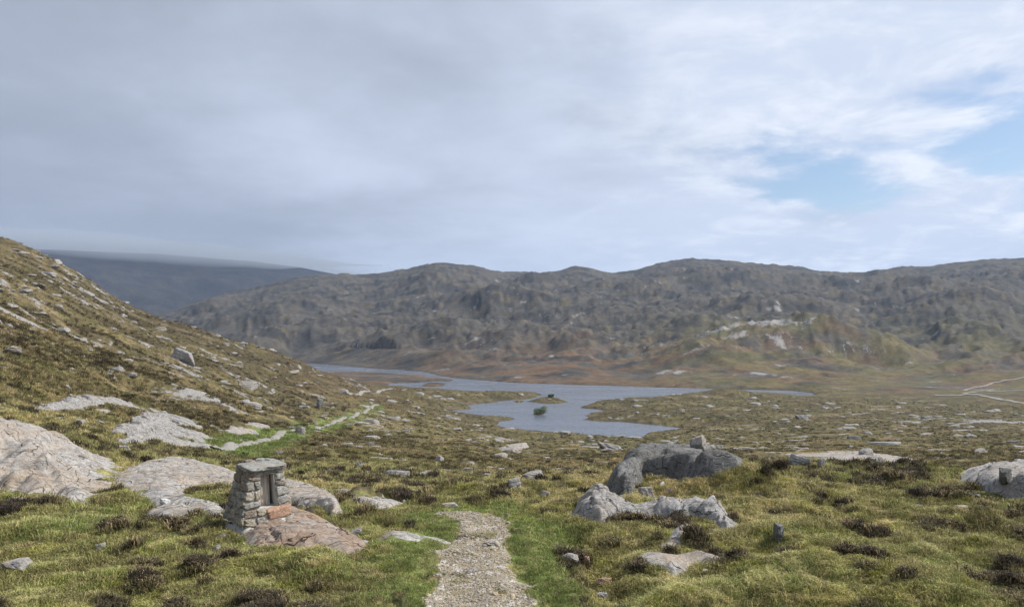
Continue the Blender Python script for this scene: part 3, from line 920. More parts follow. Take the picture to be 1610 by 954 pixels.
def slab(name, label, cat, poly, H, edge, mat, group=None, dome=0.0, step=0.05, rough=1.0, tilt=None, margin=0.3, cell=1.1, chip=0.18, stretch=1.6, ragged=0.0, cap=130000.0):
    """bedrock standing out of the turf: a height field over an outline on the ground"""
    P = np.array([hit(px, py, False)[:2] for px, py in poly])
    pxs, hs = zip(*H)
    mn, mx = P.min(0) - margin, P.max(0) + margin
    step = max(step, math.sqrt((mx[0] - mn[0]) * (mx[1] - mn[1]) / cap))
    nx, ny = int((mx[0] - mn[0]) / step) + 2, int((mx[1] - mn[1]) / step) + 2
    X, Y = np.meshgrid(np.linspace(mn[0], mx[0], nx), np.linspace(mn[1], mx[1], ny), indexing='ij')
    x, y = X.ravel(), Y.ravel()
    seed = sum(ord(c) for c in label) % 97
    sd = poly_sd(x, y, P) + 0.16 * edge / 0.2 * fbm(x / 0.9, y / 0.9, 3, seed) * min(rough, 1) + 0.05 * fbm(x / .25, y / .25, 2, seed + 9) + (ragged + 0.06 * cell) * fbm(x / (0.9 * cell), y / (0.7 * cell), 3, seed + 17, 0.6)
    ppx = x / y * F + CX
    Hh = np.interp(ppx, pxs, hs)
    inside = np.clip(sd, 0, None)
    prof = 1 - np.exp(-(inside / edge) ** 1.3)
    broad = sd.max() + 1e-6
    prof = prof * (1 - dome + dome * np.sqrt(np.clip(inside / broad, 0, 1)))
    # foliation: low steps running across the slab
    dirx, diry = 0.86, 0.5
    s = (x * diry + y * dirx) / 0.42 + 0.9 * fbm(x / 1.6, y / 1.6, 2, seed + 3)
    saw = (s - np.floor(s))
    steps = (saw ** 3) * 0.028 + 0.02 * fbm(x / .35, y / .22, 3, seed + 4) + 0.05 * fbm(x / 1.3, y / 1.0, 2, seed + 5)
    # open joints
    j = np.abs(fbm((x + 0.4 * y) / 1.5, (y - 0.4 * x) / 1.1, 2, seed + 6))
    joint = -0.08 * np.exp(-(j / 0.02) ** 2)
    j2 = np.abs(fbm((x - 0.3 * y) / 0.9, (y + 0.6 * x) / 1.9, 2, seed + 7))
    joint = joint - 0.035 * np.exp(-(j2 / 0.015) ** 2)
    # jointed blocks: each stands a little higher or lower and leans its own way
    ca, sa = math.cos(0.45), math.sin(0.45)
    wx, wy = x + 0.25 * cell * fbm(x / cell, y / cell, 2, seed + 13), y + 0.25 * cell * fbm(x / cell, y / cell, 2, seed + 14)
    rnd, ddx, ddy, gap = cells((wx * ca + wy * sa) / (cell * stretch), (wy * ca - wx * sa) / cell, seed + 11)
    r2, r3 = (rnd * 7.31) % 1.0, (rnd * 13.77) % 1.0
    blk = 1 + chip * (rnd - 0.6) + chip * 0.9 * ((r2 - 0.5) * ddx + (r3 - 0.5) * ddy)
    crev = np.exp(-(gap / 0.045) ** 2)
    h = Hh * prof * blk + rough * ss(sd, 0.0, 0.25) * (steps + joint) - chip * 0.35 * Hh * prof * crev
    h = h + 0.02 * fbm(x / 0.11, y / 0.11, 2, seed + 15) * ss(sd, 0, .1) * min(1.0, Hh.max() * 3)
    base = height(x, y, False)
    z = base + np.where(sd > 0, h, np.clip(sd, -0.35, 0) * 1.5) + 0.02
    if tilt:
        z = z + np.where(sd > 0, tilt * (y - P[:, 1].mean()), 0)
    keep = sd > -0.22
    idx = np.arange(nx * ny).reshape(nx, ny)
    q = np.stack([idx[:-1, :-1], idx[1:, :-1], idx[1:, 1:], idx[:-1, 1:]], -1).reshape(-1, 4)
    q = q[keep[q].all(1)]
    u, inv = np.unique(q, return_inverse=True)
    org = np.array([P[:, 0].mean(), P[:, 1].mean(), float(height(np.array([P[:, 0].mean()]), np.array([P[:, 1].mean()]), False)[0])])
    V = np.stack([x, y, z], -1)[u] - org
    o = link(name, mesh_np(name, V, inv.reshape(-1, 4), mat), loc=org)
    tag(o, label, cat, group)
    SLABS.append(P)
    SLAB_TOP.append((P, x.reshape(nx, ny), y.reshape(nx, ny), z.reshape(nx, ny)))
    return o


SLABS, SLAB_TOP = [], []
slab('rock_slab', 'huge smooth pale whaleback slab with rusty streaks rising beside the turf', 'rock',
     [(-260, 800), (-60, 782), (0, 768), (20, 776), (60, 783), (110, 798), (150, 792), (166, 768), (178, 752), (200, 737), (175, 722), (120, 712), (40, 704), (-100, 698), (-260, 705)],
     [(-260, 1.5), (0, 1.22), (60, 1.08), (110, 0.78), (150, 0.40), (180, 0.18), (210, 0.05)], 1.2, M_PINK, step=0.05, dome=0.25, cell=1.6, chip=0.10, stretch=2.6)
slab('rock_slab', 'low pale slab between the whaleback rock and the stone cairn', 'rock',
     [(166, 762), (196, 740), (225, 727), (270, 725), (330, 735), (380, 749), (404, 766), (384, 786), (364, 772), (310, 766), (290, 774), (312, 788), (352, 800), (354, 816), (300, 809), (256, 807), (225, 791), (198, 776)],
     [(166, .10), (260, .19), (370, .20), (404, .1)], 0.3, M_PINK, step=0.04, cell=0.9, chip=0.35, stretch=2.4, ragged=0.08)
slab('rock_slab', 'cracked brown and grey sloping slab carrying the stone cairn', 'rock',
     [(350, 828), (383, 846), (398, 861), (470, 866), (540, 867), (580, 861), (560, 846), (525, 826), (487, 810), (450, 802), (410, 800), (360, 808)],
     [(350, .10), (390, .15), (470, .17), (540, .12), (580, .05)], 0.12, M_RUST, step=0.025, cell=0.6, chip=0.25)
slab('rock_slab', 'blocky grey slab with a squared end behind the cairn', 'rock',
     [(430, 770), (446, 762), (478, 770), (500, 778), (534, 794), (541, 813), (521, 817), (494, 805), (465, 803), (440, 792)],
     [(430, .22), (480, .24), (530, .27), (541, .18)], 0.10, M_PINK, step=0.03)
slab('rock_slab', 'thin flat streak of pale slab pointing from the blocky slab towards the path', 'rock',
     [(490, 770), (529, 777), (571, 781), (631, 791), (600, 799), (588, 804), (545, 794), (505, 776)],
     [(490, .13), (570, .15), (630, .08)], 0.12, M_PINK, step=0.035)
slab('rock_slab', 'small buff slab lying at the left edge of the gravel path', 'rock',
     [(594, 850), (609, 843), (647, 843), (697, 850), (709, 855), (662, 858), (648, 865), (609, 864)],
     [(594, .06), (620, .13), (650, .09), (709, .02)], 0.08, M_PINK, step=0.02)
slab('rock_slab', 'flat pale slab sunk in grass below the broken outcrop', 'rock',
     [(996, 885), (1021, 870), (1061, 875), (1102, 870), (1150, 884), (1112, 883), (1088, 881), (1060, 895), (1036, 889)],
     [(996, .03), (1040, .08), (1102, .09), (1150, .03)], 0.12, M_PINK, step=0.025)
slab('rock_slab', 'narrow humped pale slab curving up towards the broken outcrop', 'rock',
     [(1036, 862), (1051, 843), (1072, 831), (1099, 836), (1121, 845), (1092, 848), (1075, 860)],
     [(1036, .04), (1070, .16), (1099, .12), (1121, .04)], 0.12, M_PINK, step=0.025)
slab('rock_slab', 'broad flat pinkish pavement of bedrock behind the grassy bank', 'rock',
     [(1165, 723), (1235, 724), (1280, 732), (1320, 736), (1400, 738), (1478, 735), (1455, 726), (1400, 718), (1335, 712), (1270, 714), (1190, 711)],
     [(1165, .10), (1250, .22), (1300, .32), (1350, .36), (1420, .24), (1478, .08)], 0.2, M_PINK, step=0.05, rough=1.4, cell=0.8, chip=0.7, stretch=2.2, ragged=0.25)




slab('rock_ledge', 'dark rock ledge with a steep shaded face and a small boulder on top', 'rock',
     [(950, 776), (958, 785), (992, 786), (1000, 770), (1012, 757), (1060, 758), (1095, 755), (1125, 748), (1160, 738), (1186, 730), (1110, 729), (1040, 731), (995, 738), (966, 757)],
     [(953, .32), (968, .52), (1005, .72), (1060, .70), (1105, .60), (1135, .40), (1186, .10)], 0.085, M_DARK, step=0.02, cell=0.7, chip=0.24, ragged=0.06, cap=230000.0)
slab('rock_outcrop', 'long broken grey outcrop with jagged top in front of the dark ledge', 'rock',
     [(886, 813), (905, 823), (948, 825), (986, 814), (1023, 813), (1094, 819), (1144, 833), (1160, 826), (1144, 811), (1105, 800), (1050, 799), (1000, 799), (940, 798), (905, 803)],
     [(888, .06), (912, .26), (937, .42), (955, .36), (975, .26), (1000, .13), (1022, .17), (1040, .28), (1070, .24), (1092, .32), (1120, .27), (1160, .05)], 0.11, M_GREY, step=0.018, cell=0.42, chip=0.5, ragged=0.05)
slab('rock_outcrop', 'ribbed grey outcrop of parallel sloping slabs at the edge of the moor', 'rock',
     [(1500, 756), (1515, 768), (1545, 778), (1585, 786), (1720, 802), (1770, 770), (1640, 752), (1560, 746), (1520, 747)],
     [(1500, .08), (1530, .30), (1560, .44), (1620, .50), (1770, .3)], 0.07, M_GREY, step=0.024, cell=0.5, chip=0.55, stretch=3.0, ragged=0.05)
for lab, poly, hh in (
        ('uppermost slab of the stepped grey outcrop above the big whaleback', [(200, 664), (222, 656), (262, 654), (305, 668), (318, 677), (270, 671), (225, 668)], 0.55),
        ('middle slab of the stepped grey outcrop above the big whaleback', [(168, 688), (182, 676), (215, 672), (255, 675), (300, 683), (350, 695), (318, 697), (270, 690), (225, 684), (195, 692)], 0.6),
        ('lowest long slab of the stepped grey outcrop above the big whaleback', [(180, 701), (200, 690), (235, 690), (290, 699), (340, 702), (330, 707), (270, 704), (215, 701)], 0.42)):
    slab('rock_outcrop', lab, 'rock', poly, [(poly[0][0], .6 * hh), (235, hh), (300, .7 * hh), (350, .25 * hh)], 0.22, M_GREY, step=0.06, rough=1.6, cell=1.1, chip=0.7, stretch=2.6, ragged=0.35)
for lab, poly, hh in (
        ('pale flat outcrop above the bend of the distant footpath', [(345, 680), (372, 670), (400, 668), (432, 675), (415, 684), (380, 686)], 0.6),
        ('low streaky outcrop between the flat outcrop and the footpath bend', [(395, 664), (430, 660), (462, 669), (488, 680), (462, 681), (430, 672)], 0.6)):
    slab('rock_outcrop', lab, 'rock', poly, [(300, .5 * hh), (400, hh), (490, .4 * hh)], 0.4, M_PINK, step=0.08, rough=2.0, cell=2.0, chip=0.7, stretch=2.6, ragged=0.7)
slab('rock_outcrop', 'low rocky rib running up the slope behind the whaleback', 'rock',
     [(45, 646), (80, 638), (130, 627), (180, 628), (215, 640), (180, 643), (140, 640), (100, 648)],
     [(45, .2), (130, .6), (215, .2)], 0.3, M_GREY, step=0.07, rough=1.6, cell=1.2, chip=0.7, stretch=2.6, ragged=0.5)

# single boulders, each placed where its foot shows in the photograph: (px, foot row, width px, height px, material, label)
PROTO = {}


def proto(kind, k):
    key = (kind, k)
    if key not in PROTO:
        mat = dict(g=M_GREY, p=M_PINK, d=M_DARK, o=M_ORANGE, q=M_QUARTZ)[kind]
        PROTO[key] = boulder_mesh('boulder', 200 + 7 * k + ord(kind), mat, 5, 8 + (k % 4), 0.85, 0.085)
    return PROTO[key]


def top_at(x, y):
    """height of the ground or of a slab lying there"""
    z = gz(x, y)
    for P, X, Y, Z in SLAB_TOP:
        if poly_sd(np.array([x]), np.array([y]), P)[0] > 0:
            i = np.argmin(np.abs(X[:, 0] - x)); j = np.argmin(np.abs(Y[0] - y))
            z = max(z, float(Z[i, j]))
    return z


BOULDERS = [
    (1096, 707, 32, 21, 'p', 'squarish lichen-spotted boulder perched on top of the dark ledge', 1, 21.2),
    (1016, 785, 36, 22, 'g', 'pale wedge-shaped boulder lying below the dark ledge', 2),
    (1053, 778, 13, 8, 'p', 'small rounded stone beside the wedge-shaped boulder', 3),
    (1041, 766, 11, 8, 'q', 'little white stone at the foot of the dark ledge', 0),
    (843, 756, 46, 18, 'p', 'domed pale boulder in the grass beyond the end of the path', 4),
    (810, 771, 28, 14, 'g', 'grey boulder half hidden by heather beyond the end of the path', 5),
    (857, 783, 18, 11, 'g', 'small grey boulder in heather between path and jagged outcrop', 6),
    (1224, 856, 22, 25, 'd', 'dark upright boulder in a heathery hollow', 7),
    (1259, 735, 34, 18, 'g', 'angular grey boulder at the front of the bedrock pavement', 1),
    (1291, 737, 16, 15, 'g', 'tilted slim stone beside the angular boulder on the pavement', 2),
    (1360, 722, 34, 12, 'g', 'low grey boulder on the bedrock pavement', 3),
    (1380, 732, 26, 10, 'p', 'flat pale stone at the foot of the bedrock pavement', 4),
    (1582, 783, 24, 15, 'd', 'dark squat boulder against the ribbed outcrop', 5),
    (1596, 733, 12, 8, 'd', 'small dark stone on the ribbed outcrop', 6),
    (895, 884, 32, 9, 'g', 'long grey stone on the bank of the grassy ditch', 7),
    (921, 894, 17, 11, 'o', 'orange stone tipped into the grassy ditch', 0),
    (953, 925, 32, 13, 'o', 'broad orange stone under the turf edge of the ditch', 1),
    (948, 945, 28, 10, 'g', 'rounded grey stone at the lower end of the ditch', 2),
    (684, 905, 34, 8, 'g', 'smooth grey stone at the turf edge of the gravel path', 3),
    (28, 900, 40, 11, 'p', 'flat pale stone in the grass below the whaleback slab', 4),
    (160, 868, 16, 9, 'g', 'small bluish grey stone in short grass', 5),
    (30, 796, 28, 13, 'g', 'small grey rock at the foot of the whaleback slab', 6),
    (258, 803, 17, 8, 'q', 'white quartz lump at the edge of the low slab', 7),
    (560, 845, 26, 9, 'g', 'narrow stone lying beside the cairn slab', 0),
    (568, 862, 24, 13, 'g', 'blunt grey block at the tip of the cairn slab', 6),
    (340, 868, 12, 9, 'p', 'small pale stone in dark heather before the cairn', 1),
    (1110, 901, 10, 5, 'q', 'tiny white stone in the grass below the flat slab', 2),
    (742, 900, 26, 7, 'g', 'grey stone bedded in the middle of the gravel path', 3),
    (775, 858, 30, 7, 'p', 'pale stone bedded flat in the gravel path', 4),
    (705, 798, 30, 6, 'p', 'flat edging stone where the gravel path drops out of sight', 5),
    (472, 683, 16, 11, 'g', 'grey boulder beside the bend of the distant footpath', 6),
    (502, 643, 16, 15, 'd', 'dark upright boulder on the lower hillside', 7),
    (290, 572, 38, 22, 'g', 'big craggy boulder in the middle of the hillside', 1),
    (388, 610, 34, 12, 'p', 'pale slanting rock low on the hillside', 2),
    (20, 557, 28, 10, 'p', 'pale ribbed rock on the heathery hillside', 3),
    (565, 735, 12, 9, 'g', 'square pale stone on the moor below the distant footpath', 4),
    (668, 748, 44, 11, 'g', 'low grey rock with a split top on the moor', 5),
    (625, 750, 42, 10, 'g', 'long low rock in tan grass on the moor', 6),
    (690, 727, 18, 10, 'g', 'rounded rock among heather on the moor', 7),
    (815, 706, 50, 8, 'p', 'wide flat pale rock on the moor near the loch', 0),
    (785, 720, 28, 8, 'p', 'flat pale rock on the moor, just below the wide one', 1),
]
BPOS = []
for px, py, wpx, hpx, kd, lab, k, *rest in BOULDERS:
    p = hit(px, py)
    if rest:
        p = Vector([float(v) for v in pix_dir(px, py)])
        p *= rest[0] / math.hypot(p.x, p.y)
    dist = math.hypot(p.x, p.y)
    w, h = wpx * dist / F, hpx * dist / F
    d = w * 0.38
    p2 = Vector((p.x, p.y, 0)) * (1 + d / dist)
    z = p.z if rest else top_at(p2.x, p2.y)
    me = proto(kd, k)
    o = link('boulder', me, None, (p2.x, p2.y, z - 0.12 * h), (0, 0, [0.2, -0.3, 0.1, 0.5, -0.15, 0.35, 0.0, -0.5][k]))
    zmax = max(v.co.z for v in me.vertices)
    o.scale = (w / 2, w * 0.42, 1.12 * h / zmax)
    tag(o, lab, 'rock')
    BPOS.append((p2.x, p2.y, w / 2))

# scattered rocks over the moor and hillside
def scatter_rocks():
    rg = np.random.RandomState(5)
    cand = []
    while len(cand) < 3600:
        px = rg.uniform(-60, 1670); r = math.exp(rg.uniform(math.log(17), math.log(430)))
        a = float(pix_az(px)); cand.append((math.sin(a) * r, math.cos(a) * r))
    A = np.array(cand)
    r = np.hypot(A[:, 0], A[:, 1]); az = np.arctan2(A[:, 0], A[:, 1])
    dens = fbm(A[:, 0] / 14, A[:, 1] / 9, 3, 151) + 0.12 * ss(-az, 0.1, 0.4)
    z = height(A[:, 0], A[:, 1])
    ok = (dens > 0.10) & (z > WATER + 0.6)
    for x, y, w in BPOS:
        ok &= np.hypot(A[:, 0] - x, A[:, 1] - y) > w + 0.6
    for P in SLABS:
        ok &= poly_sd(A[:, 0], A[:, 1], P) < -0.5
    for L, w in TRACKS + TRACKS_FAR:
        ok &= np.min(np.hypot(A[:, 0][:, None] - L[None, :, 0], A[:, 1][:, None] - L[None, :, 1]), 1) > 1.8
    ok &= path_sd(A[:, 0], A[:, 1]) < -0.6
    A, z, r = A[ok], z[ok], r[ok]
    size = np.clip(np.exp(rg.normal(math.log(0.0052), 0.55, len(A))), 0.002, 0.016) * r
    size = np.clip(size, 0.08, 2.6)
    order = np.argsort(-size / r)
    big, rest = order[:230], order[230:]
    for i in big:
        k = rg.randint(8); kd = 'g' if rg.rand() < 0.6 else ('p' if rg.rand() < 0.7 else 'd')
        s = size[i]
        me = proto(kd, k)
        hill = az[ok][i] < float(pix_az(520)) and r[i] > 90
        o = link('boulder', me, None, (A[i, 0], A[i, 1], z[i] - 0.18 * s), (rg.uniform(-.15, .15), rg.uniform(-.2, .2), rg.uniform(-.5, .3)))
        o.scale = (s * rg.uniform(0.8, 1.5), s * rg.uniform(0.5, 0.9), s * rg.uniform(0.22, 0.5))
        tone = dict(g='grey', p='pale pinkish', d='dark')[kd]
        form = 'flat' if o.scale.z < 0.36 * s else ('blocky' if o.scale.x < 1.1 * s else 'long')
        if hill:
            where, grp = ('low on the rocky hillside' if z[i] < -12 else 'high on the rocky hillside'), 'rocks strewn over the hillside'
        elif r[i] < 45:
            where, grp = 'among grass and heather just beyond the brow of the path', 'rocks strewn over the moor'
        elif r[i] < 120:
            where, grp = 'on the open moor below the brow', 'rocks strewn over the moor'
        else:
            where, grp = 'on the boggy ground near the loch', 'rocks strewn over the moor'
        tag(o, '%s %s rock lying %s' % (form, tone, where), 'rock', grp)
    # the many small ones
    Vs, Fs, n = [], [], 0
    base, fc = ICO[2]
    extra = []
    while len(extra) < 4600:
        px = rg.uniform(-60, 1670); rr = math.exp(rg.uniform(math.log(9), math.log(380)))
        a = float(pix_az(px)); extra.append((math.sin(a) * rr, math.cos(a) * rr))
    E = np.array(extra)
    er = np.hypot(E[:, 0], E[:, 1])
    ez = height(E[:, 0], E[:, 1])
    eo = (fbm(E[:, 0] / 10, E[:, 1] / 7, 3, 152) > 0.13) & (ez > WATER + 0.3) & (path_sd(E[:, 0], E[:, 1]) < -0.3)
    eo &= (er > 16) | (rg.rand(len(E)) < 0.25)
    E, ez, er = E[eo], ez[eo], er[eo]
    es = np.clip(np.exp(rg.normal(math.log(0.0023), 0.6, len(E))) * er, 0.018, 1.2)
    allp = np.concatenate([np.column_stack([A[rest], z[rest]]), np.column_stack([E, ez])])
    alls = np.concatenate([size[rest] * 0.8, es])
    lo, lf = ICO[2]
    for i in range(len(allp)):
        s = alls[i]
        P = lo * (1 + 0.55 * noise3(lo + rg.uniform(-9, 9), 1.6, i))[:, None] * np.array([s * rg.uniform(.8, 1.4), s * rg.uniform(.6, 1), s * rg.uniform(.22, .55)])
        Vs.append(P + allp[i] - np.array([0, 0, 0.1 * s])); Fs.append(lf + n); n += len(P)
    me = mesh_np('scattered_stones', np.concatenate(Vs), np.concatenate(Fs), M_GREY)
    tag(link('scattered_stones', me), 'countless small grey stones littering the moor', 'stones', kind='stuff')


scatter_rocks()

# ------------------------------------------------------------------ the cairn with its wooden door
def stone_mesh(name, seed, mat):
    V, Fc = ICO[4]
    q = np.sum(np.abs(V) ** 7, 1) ** (-1 / 7.0)
    P = V * q[:, None]
    rg = np.random.RandomState(seed)
    for _ in range(5):                                   # knock corners off
        n = rg.normal(size=3); n /= np.linalg.norm(n)
        d = P @ n
        lim = rg.uniform(0.95, 1.15)
        P = P - np.clip(d - lim, 0, None)[:, None] * n[None]
    P = P * (1 + 0.11 * noise3(P, 1.4, seed) + 0.06 * noise3(P, 3.7, seed + 3) + 0.03 * noise3(P, 9, seed + 6))[:, None]
    return mesh_np(name, P * 0.5, Fc, mat)


def box_mesh(name, boxes, mat, jitter=0.0, seed=1):
    rg = random.Random(seed)
    bm = bmesh.new()
    for (x0, x1, y0, y1, z0, z1, tx, ty) in boxes:
        vs = []
        for zc, k in ((z0, 1.0), (z1, None)):
            for xa, ya in ((x0, y0), (x1, y0), (x1, y1), (x0, y1)):
                f = 1.0 if k else tx
                g = 1.0 if k else ty
                vs.append(bm.verts.new((xa * f + rg.uniform(-jitter, jitter), ya * g + rg.uniform(-jitter, jitter), zc)))
        for f in ((3, 2, 1, 0), (4, 5, 6, 7), (0, 1, 5, 4), (1, 2, 6, 5), (2, 3, 7, 6), (3, 0, 4, 7)):
            bm.faces.new([vs[i] for i in f])
    me = bpy.data.meshes.new(name)
    bm.to_mesh(me); bm.free()
    me.materials.append(mat)
    return me


def build_cairn():
    foot = Vector([float(v) for v in pix_dir(398, 829)])
    foot *= hit(398, 840, False).length / foot.length
    rot = math.radians(38)
    cx, cy = foot.x - 0.06, foot.y + 0.46
    z0 = float(np.median([top_at(cx + dx, cy + dy) for dx in (-.25, 0, .25) for dy in (-.35, -.2, 0)]))
    root = bpy.data.objects.new('stone_cairn', None)
    S.collection.objects.link(root)
    root.location = (cx, cy, z0 - 0.02)
    root.rotation_euler = (0, 0, rot)
    root.scale = (1.0, 1.0, 1.0)
    tag(root, 'squat tapering cairn of mortared stones with a small weathered wooden door', 'cairn')
    Ht = 0.90
    hw = lambda z: 0.445 - 0.155 * min(z / Ht, 1)          # half width at a height
    rg = random.Random(3)
    # rubble and mortar heart, with an open niche in the front (-Y) face
    nx0, nx1, nz0, nz1 = -0.10, 0.155, 0.27, 0.80
    ins = 0.022
    core = []
    levels = np.linspace(0, Ht, 13)
    bm = bmesh.new()

    def boxm(x0, x1, y0, y1, za, zb, s0, s1):
        vs = [bm.verts.new((x * s, y * s, z)) for z, s in ((za, s0), (zb, s1)) for x, y in ((x0, y0), (x1, y0), (x1, y1), (x0, y1))]
        for f in ((3, 2, 1, 0), (4, 5, 6, 7), (0, 1, 5, 4), (1, 2, 6, 5), (2, 3, 7, 6), (3, 0, 4, 7)):
            bm.faces.new([vs[i] for i in f])
    b0 = hw(0) - ins
    k = lambda z: (hw(z) - ins) / b0
    boxm(-b0, b0, -b0, b0, 0, nz0, 1, k(nz0))
    boxm(-b0, b0, -b0, b0, nz1, Ht - 0.03, k(nz1), k(Ht))
    boxm(-b0, b0, 0.02, b0, nz0, nz1, k(nz0), k(nz1))
    boxm(-b0, nx0 / k(.5), -b0, 0.02, nz0, nz1, k(nz0), k(nz1))
    boxm(nx1 / k(.5), b0, -b0, 0.02, nz0, nz1, k(nz0), k(nz1))
    me = bpy.data.meshes.new('mortar_core')
    bm.to_mesh(me); bm.free()
    me.materials.append(M_MORTAR)
    link('mortar_core', me, root)
    # facing stones: irregular rubble, each face split unevenly
    mats = [M_STONE_A, M_STONE_B, M_STONE_C, M_STONE_A, M_STONE_D]
    protos = [stone_mesh('stone', 300 + 11 * i, mats[i % 5]) for i in range(15)]
    orange = stone_mesh('stone', 377, M_ORANGE)

    def put(me, face, s0, s1, za, zb, out=0.0):
        zc = (za + zb) / 2
        d = 0.13
        dist = hw(zc) - d / 2 + 0.012 + out
        a = face * math.pi / 2
        x, y = (s0 + s1) / 2, -dist
        lx, ly = x * math.cos(a) - y * math.sin(a), x * math.sin(a) + y * math.cos(a)
        eu = Matrix.Rotation(a, 3, 'Z') @ Matrix.Rotation(-0.170, 3, 'X') @ Matrix.Rotation(rg.uniform(-.16, .16), 3, 'Y')
        o = link('stone', me, root, (lx, ly, zc), eu.to_euler())
        o.scale = ((s1 - s0) * rg.uniform(.97, 1.05), d, (zb - za) * rg.uniform(.97, 1.06))

    def split(face, u0, u1, za, zb):
        h = hw((za + zb) / 2)
        w, t = (u1 - u0) * h, zb - za
        mw, mt = rg.uniform(.17, .38), rg.uniform(.14, .28)
        if w > mw and w / mw > t / mt:
            m = u0 + (u1 - u0) * rg.uniform(.36, .64)
            split(face, u0, m, za, zb); split(face, m, u1, za, zb)
        elif t > mt:
            m = za + t * rg.uniform(.38, .62)
            split(face, u0, u1, za, m); split(face, u0, u1, m, zb)
        else:
            g = 0.006
            put(protos[rg.randrange(15)], face, u0 * h + g, u1 * h - g, za + g, zb - g, rg.uniform(-.006, .022))

    for face in (1, 2, 3):
        split(face, -1, 1, 0.0, Ht)
    ua, ub = nx0 / hw(.53), nx1 / hw(.53)
    split(0, -1, ua, nz0, nz1); split(0, ub, 1, nz0, nz1)
    split(0, -1, 1, nz1, Ht)
    split(0, -1, -0.05, 0.0, nz0); split(0, -0.05, 1, 0.0, 0.10)
    put(orange, 0, -0.01, 0.40, 0.085, nz0 + 0.005, 0.03)
    # roof slab
    V, Fc = ICO[4]
    q = np.sum(np.abs(V) ** np.array([6, 6, 4]), 1) ** (-1 / 6.0)
    P = V * q[:, None]
    P = P * (1 + 0.10 * noise3(P, 1.3, 91) + 0.04 * noise3(P, 4.2, 93))[:, None] * np.array([0.34, 0.34, 0.046])
    P[:, 2] += 0.006 * noise3(P, 16, 95)
    link('roof_slab', mesh_np('roof_slab', P, Fc, M_STONE_A), root, (0.02, -0.045, Ht + 0.018), (math.radians(2), math.radians(-2.5), 0.06))
    for i, (sx, sy, sw, sh) in enumerate(((-.12, .18, .14, .06), (.08, .2, .18, .05), (.2, .1, .12, .045))):
        o = link('stone', protos[i + 2], root, (sx, sy, Ht + 0.07), (0, 0, i))
        o.scale = (sw, sw * .7, sh)
    # door
    door = link('door', box_mesh('door', [(-0.105, 0.085, -0.012, 0.012, -0.005, 0.53, 1, 1)], M_WOOD, 0.003, 4), root, (0.0, -0.20, nz0 + 0.002), (math.radians(-7.5), 0, 0.06))
    for i, (xa, xb) in enumerate(((-.103, -.045), (-.042, .022), (.025, .083))):
        link('plank', box_mesh('plank', [(xa, xb, -0.021 - 0.003 * i, -0.0125, -0.002, 0.524, 1, 1)], M_WOOD, 0.002, 5 + i), door)
    link('frame_post', box_mesh('frame_post', [(0.088, 0.108, -0.03, 0.02, -0.004, 0.525, 1, 1)], M_WOOD, 0.002, 9), root, (0.0, -0.20, nz0 + 0.002), (math.radians(-7.5), 0, 0.02))
    # spread of mortar round the foot
    th = np.linspace(0, 2 * np.pi, 64, endpoint=False)
    rad = 0.44 / np.maximum(np.abs(np.cos(th)), np.abs(np.sin(th))) ** 0.8 + 0.035 * np.sin(th * 5 + 1) + 0.02 * np.sin(th * 11)
    ring = []
    c, s_ = math.cos(rot), math.sin(rot)
    for f, up in ((0.85, 0.05), (1.0, 0.035), (1.08, -0.10)):
        for t_, r_ in zip(th, rad):
            lx, ly = math.cos(t_) * r_ * f, math.sin(t_) * r_ * f
            wx, wy = cx + lx * c - ly * s_, cy + lx * s_ + ly * c
            ring.append((lx, ly, top_at(wx, wy) - root.location.z + up))
    n = 64
    fc = [(k * n + i, (k + 1) * n + i, (k + 1) * n + (i + 1) % n, k * n + (i + 1) % n) for k in range(2) for i in range(n)]
    link('mortar_skirt', mesh_np('mortar_skirt', np.array(ring), np.array(fc), M_MORTAR), root)
    SLABS.append(np.array([(cx + dx, cy + dy) for dx, dy in ((-.5, -.5), (.5, -.5), (.5, .5), (-.5, .5))]))


build_cairn()

